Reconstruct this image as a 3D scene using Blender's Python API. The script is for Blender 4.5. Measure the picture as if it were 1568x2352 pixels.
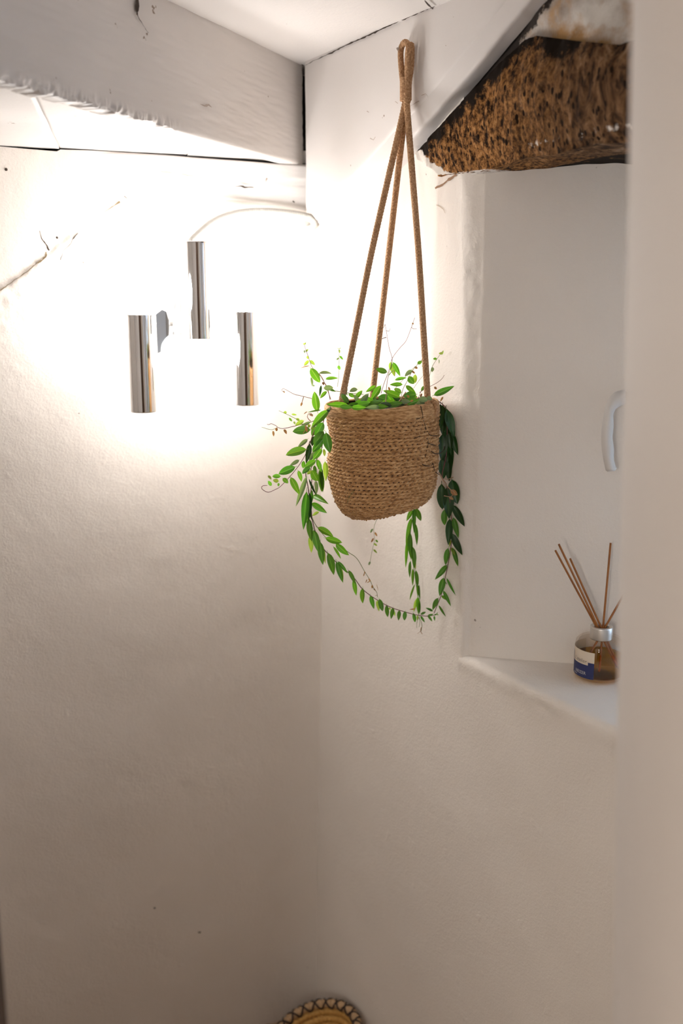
import bpy, bmesh, math, random
import numpy as np
from mathutils import Vector, Matrix

random.seed(7)
for o in list(bpy.data.objects):
    bpy.data.objects.remove(o)
SC = bpy.context.scene
COL = SC.collection

# ------------------------------------------------------------------ camera
H = 1.58                        # eye height
F = 2287.0                      # focal length in pixels (35 mm on a 36 mm tall frame)
TILT = math.atan(486 / F)
ct, st = math.cos(TILT), math.sin(TILT)
cam_d = bpy.data.cameras.new('camera')
cam = bpy.data.objects.new('camera', cam_d)
COL.objects.link(cam)
cam.location = (0, 0, H)
cam.rotation_euler = (math.pi / 2 - TILT, 0, 0)
cam_d.sensor_fit = 'VERTICAL'
cam_d.sensor_height = 36
cam_d.sensor_width = 24
cam_d.lens = 35
cam_d.clip_start = 0.02
cam_d.dof.use_dof = True
cam_d.dof.focus_distance = 1.60
cam_d.dof.aperture_fstop = 2.4
SC.camera = cam

# ------------------------------------------------------------------ world: overcast daylight outside the small window
W = bpy.data.worlds.new('world')
SC.world = W
W.use_nodes = True
W.node_tree.nodes['Background'].inputs[0].default_value = (0.62, 0.78, 1.0, 1)
W.node_tree.nodes['Background'].inputs[1].default_value = 3.2

# ------------------------------------------------------------------ exposure
SC.view_settings.view_transform = 'Standard'
SC.view_settings.look = 'None'
SC.view_settings.gamma = 1
SC.view_settings.use_curve_mapping = False
SC.view_settings.exposure = 0.20

BULB = 70.0                     # emission strength of the opal bulbs
FILL = 36.0                      # fill lamp added behind the camera, W


def light(name, kind, loc, power, size, color, rot=(0, 0, 0)):
    l = bpy.data.lights.new(name, kind)
    l.energy = power
    l.color = color
    if kind == 'AREA':
        l.shape = 'DISK'
        l.size = size
    else:
        l.shadow_soft_size = size
    o = bpy.data.objects.new(name, l)
    o.location = loc
    o.rotation_euler = rot
    COL.objects.link(o)
    return o


light('fill_light', 'POINT', (-0.60, -1.2, 1.60), FILL, 0.10, (1.0, 0.95, 0.87))  # added to fill the planter's front from behind the lens


# ------------------------------------------------------------------ pixel rays and wall frames
def ray(px, py):
    a = (px - 784) / F
    b = -(py - 1176) / F
    return Vector((a, ct + b * st, -st + b * ct))


def at(px, py, Y):
    d = ray(px, py)
    k = Y / d.y
    return Vector((d.x * k, d.y * k, H + d.z * k))


C0 = at(727, 690, 1.983)
C0.z = 0
E = Vector((0.52, -0.854, 0)).normalized()       # along the right wall, towards the camera
NR = Vector((E.y, -E.x, 0))                      # out of the right wall, into the room
BL = Vector((-0.927, -0.375, 0)).normalized()    # along the back wall, to the left
NB = Vector((-BL.y, BL.x, 0))


def R(u, z, n=0.0):
    p = C0 + E * u + NR * n
    return Vector((p.x, p.y, z))


def B(t, z, n=0.0):
    p = C0 + BL * t + NB * n
    return Vector((p.x, p.y, z))


def hit(px, py, P, N):
    d = ray(px, py)
    o = Vector((0, 0, H))
    k = (P - o).dot(N) / d.dot(N)
    return o + d * k


def Rh(px, py, n=0.0):
    p = hit(px, py, C0 + NR * n, NR)
    return (p - C0).dot(E), p.z


def Bh(px, py, n=0.0):
    p = hit(px, py, C0 + NB * n, NB)
    return (p - C0).dot(BL), p.z


# ------------------------------------------------------------------ numpy noise
def _h(ix, iy, iz, s):
    n = (ix * 374761393 + iy * 668265263 + iz * 2147483647 + s * 974634777) & 0xffffffff
    n = ((n ^ (n >> 13)) * 1274126177) & 0xffffffff
    n = n ^ (n >> 16)
    return (n & 0xffff) / 65535.0 * 2 - 1


def vn(p, sc, seed=0):
    q = np.asarray(p, float) * sc + 100.37
    i = np.floor(q).astype(np.int64)
    f = q - i
    f = f * f * (3 - 2 * f)
    r = 0
    for dx in (0, 1):
        for dy in (0, 1):
            for dz in (0, 1):
                w = (f[..., 0] if dx else 1 - f[..., 0]) * (f[..., 1] if dy else 1 - f[..., 1]) * (f[..., 2] if dz else 1 - f[..., 2])
                r = r + w * _h(i[..., 0] + dx, i[..., 1] + dy, i[..., 2] + dz, seed)
    return r


def fbm(p, sc, oc=3, seed=0):
    r = 0
    a = 1.0
    for k in range(oc):
        r = r + a * vn(p, sc * 2 ** k, seed + k)
        a *= 0.5
    return r


def lump(P):                                       # hand plastered unevenness, metres
    return 0.0030 * fbm(P, 4, 2, 1) + 0.0006 * fbm(P, 18, 2, 5) + 0.00022 * fbm(P, 70, 2, 9)


# ------------------------------------------------------------------ mesh helpers
def link(name, me, mat=None, parent=None, smooth=True):
    o = bpy.data.objects.new(name, me)
    COL.objects.link(o)
    if mat:
        me.materials.append(mat)
    if smooth:
        me.polygons.foreach_set('use_smooth', [True] * len(me.polygons))
    if parent:
        o.parent = parent
        o.matrix_parent_inverse = Matrix.Translation(-parent.location) if parent.type == 'EMPTY' else parent.matrix_world.inverted()
    return o


def grid_data(P, closed_u=False, flip=False, off=0):
    m, n = P.shape[:2]
    idx = np.arange(m * n).reshape(m, n) + off
    a = idx if not closed_u else np.vstack([idx, idx[:1]])
    q = np.stack([a[:-1, :-1], a[1:, :-1], a[1:, 1:], a[:-1, 1:]], -1).reshape(-1, 4)
    if flip:
        q = q[:, ::-1]
    return P.reshape(-1, 3), q


def make_mesh(name, parts):
    """parts: list of (verts (n,3), quads (m,4)) with local indices"""
    vs, qs, off = [], [], 0
    for v, q in parts:
        vs.append(v)
        qs.append(q + off)
        off += len(v)
    v = np.concatenate(vs)
    q = np.concatenate(qs)
    me = bpy.data.meshes.new(name)
    me.vertices.add(len(v))
    me.vertices.foreach_set('co', v.astype(np.float32).ravel())
    me.loops.add(len(q) * 4)
    me.loops.foreach_set('vertex_index', q.astype(np.int32).ravel())
    me.polygons.add(len(q))
    me.polygons.foreach_set('loop_start', np.arange(len(q), dtype=np.int32) * 4)
    me.polygons.foreach_set('loop_total', np.full(len(q), 4, np.int32))
    me.update(calc_edges=True)
    me.validate()
    return me


def patch(fn, us, vs, flip=False):
    U, V = np.meshgrid(us, vs, indexing='ij')
    P = fn(U, V)
    return grid_data(P, flip=flip)


def npR(u, z, n):
    u, z, n = np.broadcast_arrays(u, z, n)
    return np.stack([C0.x + E.x * u + NR.x * n, C0.y + E.y * u + NR.y * n, z + 0 * u], -1)


def npB(t, z, n):
    t, z, n = np.broadcast_arrays(t, z, n)
    return np.stack([C0.x + BL.x * t + NB.x * n, C0.y + BL.y * t + NB.y * n, z + 0 * t], -1)


def add_box(bm, c, s, rot=None, bev=0.0):
    r = bmesh.ops.create_cube(bm, size=1.0)
    M = Matrix.Translation(Vector(c)) @ (rot.to_4x4() if rot else Matrix.Identity(4)) @ Matrix.Diagonal((*s, 1))
    bmesh.ops.transform(bm, matrix=M, verts=r['verts'])
    if bev > 0:
        es = {e for v in r['verts'] for e in v.link_edges}
        bmesh.ops.bevel(bm, geom=list(es), offset=bev, segments=2, affect='EDGES', profile=0.5)


def bm_obj(name, bm, mat, parent=None, smooth=False):
    me = bpy.data.meshes.new(name)
    bmesh.ops.recalc_face_normals(bm, faces=bm.faces)
    bm.to_mesh(me)
    bm.free()
    return link(name, me, mat, parent, smooth)


def box_obj(name, c, s, mat, parent=None, rot=None, bev=0.002):
    bm = bmesh.new()
    add_box(bm, c, s, rot, bev)
    return bm_obj(name, bm, mat, parent)


def frames(pts):
    P = np.array([tuple(p) for p in pts], float)
    T = np.gradient(P, axis=0)
    T /= np.linalg.norm(T, axis=1)[:, None] + 1e-12
    N = np.zeros_like(P)
    ref = np.array([0, -1.0, 0]) if abs(T[0, 1]) < 0.9 else np.array([1.0, 0, 0])
    n = ref - T[0] * ref.dot(T[0])
    n /= np.linalg.norm(n)
    for i in range(len(P)):
        n = n - T[i] * n.dot(T[i])
        n /= np.linalg.norm(n) + 1e-12
        N[i] = n
    return P, T, N, np.cross(T, N)


def resample(pts, step):
    P = [Vector(p) for p in pts]
    if len(P) > 2:                                     # Catmull-Rom
        Q = []
        X = [P[0] * 2 - P[1]] + P + [P[-1] * 2 - P[-2]]
        for i in range(1, len(X) - 2):
            for k in range(8):
                t = k / 8
                a, b, c, d = X[i - 1], X[i], X[i + 1], X[i + 2]
                Q.append(0.5 * ((2 * b) + (c - a) * t + (2 * a - 5 * b + 4 * c - d) * t * t + (3 * b - a - 3 * c + d) * t ** 3))
        Q.append(P[-1])
        P = Q
    L = [0]
    for a, b in zip(P, P[1:]):
        L.append(L[-1] + (b - a).length)
    n = max(2, int(L[-1] / step) + 1)
    A = np.array([tuple(p) for p in P])
    s = np.linspace(0, L[-1], n)
    return np.stack([np.interp(s, L, A[:, k]) for k in range(3)], -1), L[-1]


def tube_data(pts, rad, seg=8, disp=None):
    P, T, N, Bn = frames(pts)
    n = len(P)
    rad = np.broadcast_to(np.asarray(rad, float), (n,))
    th = np.linspace(0, 2 * math.pi, seg, endpoint=False)
    r = rad[None, :] * np.ones((seg, 1))
    if disp is not None:
        r = r * disp(th[:, None], np.arange(n)[None, :])
    V = P[None] + r[..., None] * (np.cos(th)[:, None, None] * N[None] + np.sin(th)[:, None, None] * Bn[None])
    v, q = grid_data(V, closed_u=True, flip=False)
    # end caps as degenerate fans
    k = len(v)
    v = np.vstack([v, P[0], P[-1]])
    ii = np.arange(seg) * n
    jj = np.roll(ii, -1)
    mid = np.full(seg, k)
    end = np.full(seg, k + 1)
    c1 = np.stack([ii, jj, mid, mid], -1)
    c2 = np.stack([jj + n - 1, ii + n - 1, end, end], -1)
    return v, q, c1, c2


def tube_obj(name, pts, rad, mat, parent=None, seg=8, step=0.003, disp=None, taper=None):
    P, L = resample(pts, step)
    r = rad if taper is None else rad * np.linspace(1, taper, len(P))
    v, q, c1, c2 = tube_data(P, r, seg, disp)
    me = bpy.data.meshes.new(name)
    faces = [tuple(x) for x in q.tolist()] + [tuple(x[:3]) for x in c1.tolist()] + [tuple(x[:3]) for x in c2.tolist()]
    me.from_pydata([tuple(x) for x in v.tolist()], [], faces)
    me.update()
    return link(name, me, mat, parent)


def tubes_mesh(name, lst, mat, parent=None, seg=6, step=0.003):
    vs, fs = [], []
    for pts, rad in lst:
        P, L = resample(pts, step)
        v, q, c1, c2 = tube_data(P, np.linspace(rad, rad * 0.7, len(P)), seg)
        o = len(vs)
        vs += [tuple(x) for x in v.tolist()]
        fs += [tuple(i + o for i in x) for x in q.tolist()]
        fs += [tuple(i + o for i in x[:3]) for x in c1.tolist() + c2.tolist()]
    me = bpy.data.meshes.new(name)
    me.from_pydata(vs, [], fs)
    me.update()
    return link(name, me, mat, parent)


def lathe(name, prof, mat, parent=None, seg=48, loc=(0, 0, 0), rot=None, closed=False):
    th = np.linspace(0, 2 * math.pi, seg, endpoint=False)
    pr = np.array(prof, float)
    V = np.stack([np.cos(th)[:, None] * pr[None, :, 0], np.sin(th)[:, None] * pr[None, :, 0], np.broadcast_to(pr[None, :, 1], (seg, len(pr)))], -1)
    if rot is not None:
        V = V @ np.array(rot.to_3x3()).T
    V = V + np.array(tuple(loc))
    me = make_mesh(name, [grid_data(V, closed_u=True)])
    bm = bmesh.new()
    bm.from_mesh(me)
    bmesh.ops.remove_doubles(bm, verts=bm.verts, dist=1e-6)
    bmesh.ops.recalc_face_normals(bm, faces=bm.faces)
    bm.to_mesh(me)
    bm.free()
    o = link(name, me, mat, parent)
    return o


def empty(name, loc, label=None, cat=None, group=None, kind=None):
    o = bpy.data.objects.new(name, None)
    COL.objects.link(o)
    o.location = loc
    o.empty_display_size = 0.02
    return tag(o, label, cat, group, kind)


def tag(o, label=None, cat=None, group=None, kind=None):
    if label:
        o['label'] = label
    if cat:
        o['category'] = cat
    if group:
        o['group'] = group
    if kind:
        o['kind'] = kind
    return o


# ------------------------------------------------------------------ materials
def mat(name, color=(0.8, 0.8, 0.8), rough=0.5, metal=0.0, **kw):
    m = bpy.data.materials.new(name)
    m.use_nodes = True
    b = m.node_tree.nodes['Principled BSDF']
    b.inputs['Base Color'].default_value = (*color, 1)
    b.inputs['Roughness'].default_value = rough
    b.inputs['Metallic'].default_value = metal
    for k, v in kw.items():
        b.inputs[k.replace('_', ' ')].default_value = v
    return m


class NT:
    def __init__(s, m):
        s.t = m.node_tree
        s.b = s.t.nodes['Principled BSDF']
        s.tc = s.t.nodes.new('ShaderNodeTexCoord')

    def n(s, k, **kw):
        x = s.t.nodes.new(k)
        for a, v in kw.items():
            setattr(x, a, v)
        return x

    def l(s, a, b):
        s.t.links.new(a, b)

    def noise(s, scale, detail=4, rough=0.55, stretch=None, coord='Object', dist=0.0):
        x = s.n('ShaderNodeTexNoise')
        x.inputs['Scale'].default_value = scale
        x.inputs['Detail'].default_value = detail
        x.inputs['Roughness'].default_value = rough
        x.inputs['Distortion'].default_value = dist
        if stretch:
            mp = s.n('ShaderNodeMapping')
            mp.inputs['Scale'].default_value = stretch
            s.l(s.tc.outputs[coord], mp.inputs[0])
            s.l(mp.outputs[0], x.inputs['Vector'])
        else:
            s.l(s.tc.outputs[coord], x.inputs['Vector'])
        return x.outputs[0]

    def ramp(s, src, stops):
        x = s.n('ShaderNodeValToRGB')
        el = x.color_ramp.elements
        while len(el) < len(stops):
            el.new(0.5)
        for e, (p, c) in zip(el, stops):
            e.position = p
            e.color = (*c, 1) if len(c) == 3 else c
        s.l(src, x.inputs[0])
        return x.outputs[0]

    def mix(s, f, a, b):
        x = s.n('ShaderNodeMix', data_type='RGBA')
        for sock, v in ((x.inputs[0], f), (x.inputs[6], a), (x.inputs[7], b)):
            if isinstance(v, (int, float)):
                sock.default_value = v
            elif isinstance(v, tuple):
                sock.default_value = (*v, 1)
            else:
                s.l(v, sock)
        return x.outputs[2]

    def math(s, op, a, b=0.0):
        x = s.n('ShaderNodeMath', operation=op)
        for i, v in enumerate((a, b)):
            if isinstance(v, (int, float)):
                x.inputs[i].default_value = v
            else:
                s.l(v, x.inputs[i])
        return x.outputs[0]

    def bump(s, hsrc, strength, dist=0.001, prev=None):
        x = s.n('ShaderNodeBump')
        x.inputs['Strength'].default_value = strength
        x.inputs['Distance'].default_value = dist
        s.l(hsrc, x.inputs['Height'])
        if prev is not None:
            s.l(prev, x.inputs['Normal'])
        return x.outputs[0]

    def normal(s, x):
        s.l(x, s.b.inputs['Normal'])

    def color(s, x):
        s.l(x, s.b.inputs['Base Color'])


BLK = (0, 0, 0)
WHT = (1, 1, 1)


def plaster(name, base=(0.868, 0.806, 0.738), grain=1.0):
    m = mat(name, base, 0.72)
    t = NT(m)
    t.b.inputs['Specular IOR Level'].default_value = 0.25
    big = t.noise(2.5, 3)
    c = t.mix(t.ramp(big, [(0.35, BLK), (0.7, WHT)]), tuple(x * 0.95 for x in base), base)
    spots = t.noise(55, 2, 0.4)
    c = t.mix(t.ramp(spots, [(0.80, BLK), (0.83, WHT)]), c, (0.20, 0.15, 0.11))
    t.color(c)
    n1 = t.bump(t.noise(38, 5, 0.62), 0.22 * grain, 0.005)
    n2 = t.bump(t.noise(230, 4, 0.65), 0.6 * grain, 0.0014, n1)
    # hard dabs left by the trowel
    n3 = t.bump(t.ramp(t.noise(26, 2, 0.5), [(0.70, BLK), (0.76, WHT)]), 0.2 * grain, 0.003, n2)
    t.normal(n3)
    return m


def painted_wood(name, base=(0.76, 0.72, 0.69), axis=(4, 4, 60)):
    m = mat(name, base, 0.5)
    t = NT(m)
    g = t.noise(1.0, 4, 0.6, stretch=axis)
    c = t.mix(t.ramp(t.noise(3, 3), [(0.35, BLK), (0.7, WHT)]), tuple(x * 0.94 for x in base), base)
    chips = t.ramp(t.noise(38, 3, 0.6), [(0.715, BLK), (0.74, WHT)])
    c = t.mix(chips, c, (0.30, 0.22, 0.17))
    t.color(c)
    t.normal(t.bump(t.noise(180, 3), 0.2, 0.0008, t.bump(g, 0.35, 0.002)))
    return m


M_WALL = plaster('plaster')
M_CEIL = plaster('ceiling_paint', (0.78, 0.745, 0.715), 0.5)
M_JAMB = plaster('partition_paint', (0.80, 0.75, 0.71), 0.25)
M_BEAM = painted_wood('beam_paint', axis=(5, 5, 40))
M_BOARD = painted_wood('board_paint', (0.80, 0.77, 0.745), (30, 30, 4))
M_GAP = mat('dark_gap', (0.018, 0.014, 0.011), 0.95)
M_FLOOR = mat('floor_tile', (0.42, 0.30, 0.21), 0.6)
t = NT(M_FLOOR)
t.color(t.mix(t.noise(6, 4), (0.30, 0.20, 0.13), (0.50, 0.37, 0.26)))
M_DOOR = mat('dark_wood', (0.055, 0.028, 0.016), 0.5)
t = NT(M_DOOR)
t.color(t.mix(t.noise(1, 4, 0.6, stretch=(60, 60, 4)), (0.03, 0.015, 0.009), (0.075, 0.04, 0.024)))

# ------------------------------------------------------------------ THE SETTING
ZC = H + 0.466                  # ceiling
u_pl, z_pl = Rh(700, 140, 0.035)
ZC = z_pl
ZB = Bh(690, 372)[1]            # underside of the soffit boards
ZS = Rh(1090, 1522)[1]          # sill
ZL = Rh(1104, 392)[1]           # underside of the lintel


def corner_shift(u, z):                             # the corner is not plumb
    zz = np.array([0, at(0, 2300, 1.95).z, at(0, 1800, 1.95).z, at(0, 1300, 1.95).z, at(0, 900, 1.95).z, at(0, 500, 1.95).z, 3.0])
    sh = np.array([0.012, 0.010, 0.002, -0.009, -0.004, 0.0, 0.0])
    o = np.argsort(zz)
    return np.interp(z, zz[o], sh[o]) * np.exp(-(u / 0.16) ** 2)


def wall_n(u, z):
    P = npR(u, z, 0 * u)
    return lump(P) + corner_shift(u, z)


u0 = Rh(1057, 690)[0]
P0 = R(u0, 0)
CH = Vector((0.81, -0.57, 0)).normalized()
RV = Vector((0.979, -0.205, 0)).normalized()
# length of the soft edge so that it ends on the ray through x = 1108
dd = ray(1108, 690)
den = CH.x * dd.y - CH.y * dd.x
S1 = (P0.y * dd.x - P0.x * dd.y) / den


def reveal_pts(z):
    """polyline of the soft edge and the reveal at height z (world xy)"""
    k = float(np.interp(z, [ZS, ZS + 0.25, ZL - 0.1, ZL], [0.42, 0.75, 1.0, 1.05]))
    a = R(u0 + (1 - k) * 0.035, 0)
    p1 = P0 + CH * S1
    q = [a, a.lerp(p1, 0.5) + NR * 0.003, p1, p1 + RV * 0.03]
    pts = [a]
    n = 12
    for i in range(1, n + 1):                       # smooth bend
        s = i / n
        pts.append(a * (1 - s) ** 3 + (a + E * 0.012) * 3 * s * (1 - s) ** 2 + (p1 - CH * 0.010) * 3 * s * s * (1 - s) + p1 * s ** 3)
    for i in range(1, 31):
        pts.append(p1 + RV * (0.30 * i / 30))
    return pts


wall_parts = []
# flat part left of the opening (full height)
us = np.concatenate([np.linspace(-0.03, u0, 90)])
zs = np.linspace(0, ZC + 0.02, 420)


def f_flat(U, Z):
    k = np.interp(Z, [ZS, ZS + 0.25, ZL - 0.1, ZL], [0.42, 0.75, 1.0, 1.05])
    inside = (Z > ZS - 0.012)
    u = np.where(inside, U * (u0 + (1 - k) * 0.035) / u0, U * (u0 + 0.58 * 0.035) / u0)
    return npR(u, Z, wall_n(u, Z))


wall_parts.append(patch(f_flat, us, zs))
# soft edge + reveal
zr = np.linspace(ZS - 0.012, ZL + 0.012, 200)
G = np.zeros((43, len(zr), 3))
for j, z in enumerate(zr):
    pp = reveal_pts(z)
    for i, p in enumerate(pp):
        G[i, j] = (p.x, p.y, z)
w = lump(G) + 0.0007 * fbm(G, 110, 3, 21) * np.exp(-((np.arange(43)[:, None] - 8) / 7.0) ** 2)
wu = (G[..., 0] - C0.x) * E.x + (G[..., 1] - C0.y) * E.y
nx = np.interp(np.arange(43), [0, 12, 13, 42], [NR.x, RV.y, RV.y, RV.y])
ny = np.interp(np.arange(43), [0, 12, 13, 42], [NR.y, -RV.x, -RV.x, -RV.x])
w[0] = lump(G[0])
G[..., 0] += nx[:, None] * w
G[..., 1] += ny[:, None] * w
wall_parts.append(grid_data(G))
# below the sill, and the sill itself with its broken rounded edge
ub = np.linspace(u0 + 0.58 * 0.035 - 0.0005, 1.75, 330)
prof = [(0.0, z) for z in np.linspace(0, ZS - 0.05, 150)] + [(0.0, z) for z in np.linspace(ZS - 0.048, ZS - 0.014, 14)]
for i in range(1, 9):
    a = math.pi / 2 * i / 8
    prof.append((-0.013 * (1 - math.cos(a)), ZS - 0.013 + 0.013 * math.sin(a)))
prof += [(-0.013 - d, ZS) for d in np.linspace(0.004, 0.36, 60)]
prof = np.array(prof)
PN = np.broadcast_to(prof[None, :, 0], (len(ub), len(prof)))
PZ = np.broadcast_to(prof[None, :, 1], (len(ub), len(prof)))
UU = np.broadcast_to(ub[:, None], PN.shape)
base = npR(UU, PZ, PN)
ln = lump(base)
edge = np.exp(-((PZ - ZS + 0.008) / 0.016) ** 2) * np.exp(-((PN) / 0.022) ** 2)
rag = (0.0045 * fbm(base, 26, 3, 31) + 0.003) * edge
flat = (PN < -0.02)
Pn = PN + np.where(flat, 0, ln) + rag * 0.9
Pz = PZ + np.where(PN < -0.004, ln * 0.5, 0) + rag * 0.8
wall_parts.append(grid_data(npR(UU, Pz, Pn)))
wr = link('wall_right', make_mesh('wall_right', wall_parts), M_WALL)
tag(wr, kind='structure')

# back wall: uneven plaster, thicker coat below a broken diagonal edge at the left
tz = [Bh(x, y) for x, y in ((-60, 705), (0, 665), (60, 622), (104, 588), (160, 545), (225, 500), (292, 452))]


def back_n(T, Z):
    P = npB(T, Z, 0 * T)
    d = lump(P)
    tt = np.array([a for a, b in tz][::-1])
    zz = np.array([b for a, b in tz][::-1])
    e = np.interp(T, tt, zz) + 0.004 * fbm(P, 30, 3, 44)
    below = 1 / (1 + np.exp(np.clip((Z - e) / 0.0016, -30, 30)))
    band = np.exp(-np.clip((e - Z) / 0.10, 0, 9)) * below
    amp = np.clip((T - tt[0]) / 0.10, 0, 1)
    return d + amp * (0.0050 * below * np.exp(-np.clip((e - Z) / 0.25, 0, 9)) + 0.0022 * fbm(P, 60, 2, 61) * band)


def gap_at(T):                                      # open joint under the boards
    X = [Bh(x, 360)[0] for x in (700, 640, 480, 440, 380, 190, 150, 139, 132, 60, 0, -300)]
    g = [0.004, 0.005, 0.002, 0.0015, 0.0, 0.0, 0.0008, 0.0008, 0.0042, 0.0025, 0.0008, 0.0008]
    return np.interp(T, X, g)


ts = np.concatenate([np.linspace(-0.03, 0.75, 260), np.linspace(0.76, 1.25, 30)])
ks = np.linspace(0, 1, 480)


def f_back(T, K):
    top = ZB - gap_at(T)
    z = K * top
    return npB(T, z, back_n(T, z))


wb = link('wall_back', make_mesh('wall_back', [patch(f_back, ts, ks, flip=True)]), M_WALL)
tag(wb, kind='structure')
# near-black backing added so that the open joint reads dark
box = bmesh.new()
add_box(box, B(0.55, ZB - 0.005, -0.035), (1.3, 0.04, 0.10), Matrix.Rotation(math.atan2(BL.y, BL.x), 3, 'Z'))
o = bm_obj('dark_backing_1', box, M_GAP)
tag(o, kind='structure')


def slab(name, x0, x1, y0, y1, z0, z1, m, bev=0.004):
    bm = bmesh.new()
    add_box(bm, ((x0 + x1) / 2, (y0 + y1) / 2, (z0 + z1) / 2), (x1 - x0, y1 - y0, z1 - z0), None, bev)
    return tag(bm_obj(name, bm, m), kind='structure')


slab('floor', -1.6, 1.6, -1.9, 2.6, -0.1, 0.0, M_FLOOR, 0)
bmc = bmesh.new()
NXg, NYg = 120, 110
Xc, Yc = np.meshgrid(np.linspace(-1.6, 1.6, NXg), np.linspace(-1.9, 2.4, NYg), indexing='ij')
Pc = np.stack([Xc, Yc, 0 * Xc + ZC], -1)
Pc[..., 2] += 0.002 * fbm(Pc, 5, 3, 3)
bmc.free()
ceil = link('ceiling', make_mesh('ceiling', [grid_data(Pc, flip=True)]), M_CEIL)
tag(ceil, kind='structure')
slab('wall_left', -1.22, -1.12, 0.5, 2.2, 0, ZC + 0.02, M_WALL)

# partition with the doorway; its right jamb is the pale slab close to the lens
YP = 0.79
a = at(1440, 100, YP)
b = at(1411, 1700, YP)


def jx(z):
    return b.x + (a.x - b.x) * (z - b.z) / (a.z - b.z)


bm = bmesh.new()
zz = np.linspace(0, ZC + 0.01, 40)
rows = []
for z in zz:
    x = jx(z)
    pts = [(x - 0.100, 0.30), (x - 0.001, YP - 0.012), (x + 0.004, YP - 0.004), (x + 0.012, YP), (1.05, YP), (1.05, 0.30)]
    rows.append([bm.verts.new((p[0] + 0.0006 * math.sin(z * 9 + p[1] * 7), p[1], z)) for p in pts])
for r0, r1 in zip(rows, rows[1:]):
    for i in range(6):
        bm.faces.new((r0[i], r0[(i + 1) % 6], r1[(i + 1) % 6], r1[i]))
wf = bm_obj('wall_front', bm, M_JAMB)
tag(wf, kind='structure')
jl = at(8, 2250, YP).x
slab('wall_front_left', -1.3, jl - 0.035, 0.55, YP - 0.01, 0, ZC + 0.01, M_JAMB)
slab('wall_front_unseen_header', -0.5, 0.5, 0.32, YP - 0.06, H + 0.225, ZC + 0.01, M_JAMB)  # out of view, set low to keep the fill off the ceiling beam
dr = slab('door_1', jl - 0.035, jl, 0.53, YP + 0.004, 0, H + 0.36, M_DOOR, 0.003)
# hallway behind the camera
slab('wall_hall_left', -1.4, -1.3, -1.7, 0.8, 0, ZC + 0.02, M_WALL)
slab('wall_hall_right', 1.05, 1.15, -1.7, 0.8, 0, ZC + 0.02, M_WALL)
slab('wall_hall_back', -1.4, 1.15, -1.8, -1.7, 0, ZC + 0.02, M_DOOR)

# far boundary of the room behind the plaster sheets (keeps daylight out)
bm = bmesh.new()
add_box(bm, B(0.6, 1.1, -0.12), (1.7, 0.06, 2.4), Matrix.Rotation(math.atan2(BL.y, BL.x), 3, 'Z'))
tag(bm_obj('wall_back_core', bm, M_GAP), kind='structure')

# ------------------------------------------------------------------ window at the far end of the recess
rev_end = P0 + CH * S1 + RV * 0.30
ER = Matrix.Rotation(math.atan2(E.y, E.x), 3, 'Z')
M_SASH = mat('sash_paint', (0.72, 0.70, 0.68), 0.45)
M_PANE = mat('window_glass', (0.95, 0.98, 1.0), 0.35)
M_PANE.node_tree.nodes['Principled BSDF'].inputs['Transmission Weight'].default_value = 1.0
uw = (rev_end - C0).dot(E)
nw = (rev_end - C0).dot(NR) + 0.02
win = empty('window_1', R(uw, ZS, nw))
tag(win, kind='structure')
zm, zh = (ZS + ZL) / 2, (ZL - ZS)
Wd = 0.62
bm = bmesh.new()
for du, w_ in ((0.02, 0.045), (Wd - 0.02, 0.045), (Wd / 2, 0.05)):
    add_box(bm, R(uw + du - 0.03, zm, nw - 0.03), (w_, 0.05, zh + 0.02), ER, 0.003)
for z in (ZS + 0.02, ZL - 0.02, zm):
    add_box(bm, R(uw + Wd / 2 - 0.03, z, nw - 0.03), (Wd, 0.045, 0.04 if z != zm else 0.022), ER, 0.003)
bm_obj('window_frame', bm, M_SASH, win)
box_obj('window_pane', R(uw + Wd / 2 - 0.03, zm, nw - 0.03), (Wd, 0.005, zh), M_PANE, win, ER, 0)
# masonry around the recess so light only enters through the pane
bm = bmesh.new()
add_box(bm, R(0.1, 1.1, -0.16), (0.80, 0.20, 2.4), ER)
tag(bm_obj('wall_right_core', bm, M_WALL), kind='structure')
bm = bmesh.new()
add_box(bm, R(1.0, ZS / 2 - 0.02, -0.24), (1.9, 0.36, ZS - 0.0), ER)
add_box(bm, R(1.0, ZL + 0.26, -0.26), (1.9, 0.40, 0.42), ER)
add_box(bm, R(uw + Wd + 0.25, 1.1, -0.22), (0.6, 0.42, 2.4), ER)
tag(bm_obj('wall_right_core', bm, M_WALL), kind='structure')

# pull handle of the window
M_HND = mat('handle_white', (0.70, 0.66, 0.62), 0.35)
hp = [(1428, 893, 0), (1408, 905, 0), (1393, 940, 0), (1387, 990, 0), (1389, 1040, 0), (1400, 1084, 0)]
YH = 1.47
outer = [at(x, y, YH) for x, y, _ in [(1436, 896, 0), (1410, 902, 0), (1393, 925, 0), (1384, 965, 0), (1380, 1005, 0), (1383, 1045, 0), (1391, 1084, 0)]]
inner = [at(x, y, YH) for x, y, _ in [(1436, 930, 0), (1420, 934, 0), (1410, 946, 0), (1406, 975, 0), (1406, 1008, 0), (1407, 1042, 0), (1413, 1082, 0)]]
bm = bmesh.new()
A, _l = resample(outer, 0.004)
Bq = np.stack([np.interp(np.linspace(0, 1, len(A)), np.linspace(0, 1, len(resample(inner, 0.004)[0])), resample(inner, 0.004)[0][:, k]) for k in range(3)], -1)
Bq[:, 0] += 0.0009 * np.sin(np.linspace(0, 20, len(A)))
D = Vector((0.35, 1.0, 0)).normalized() * 0.020
prev = None
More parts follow.
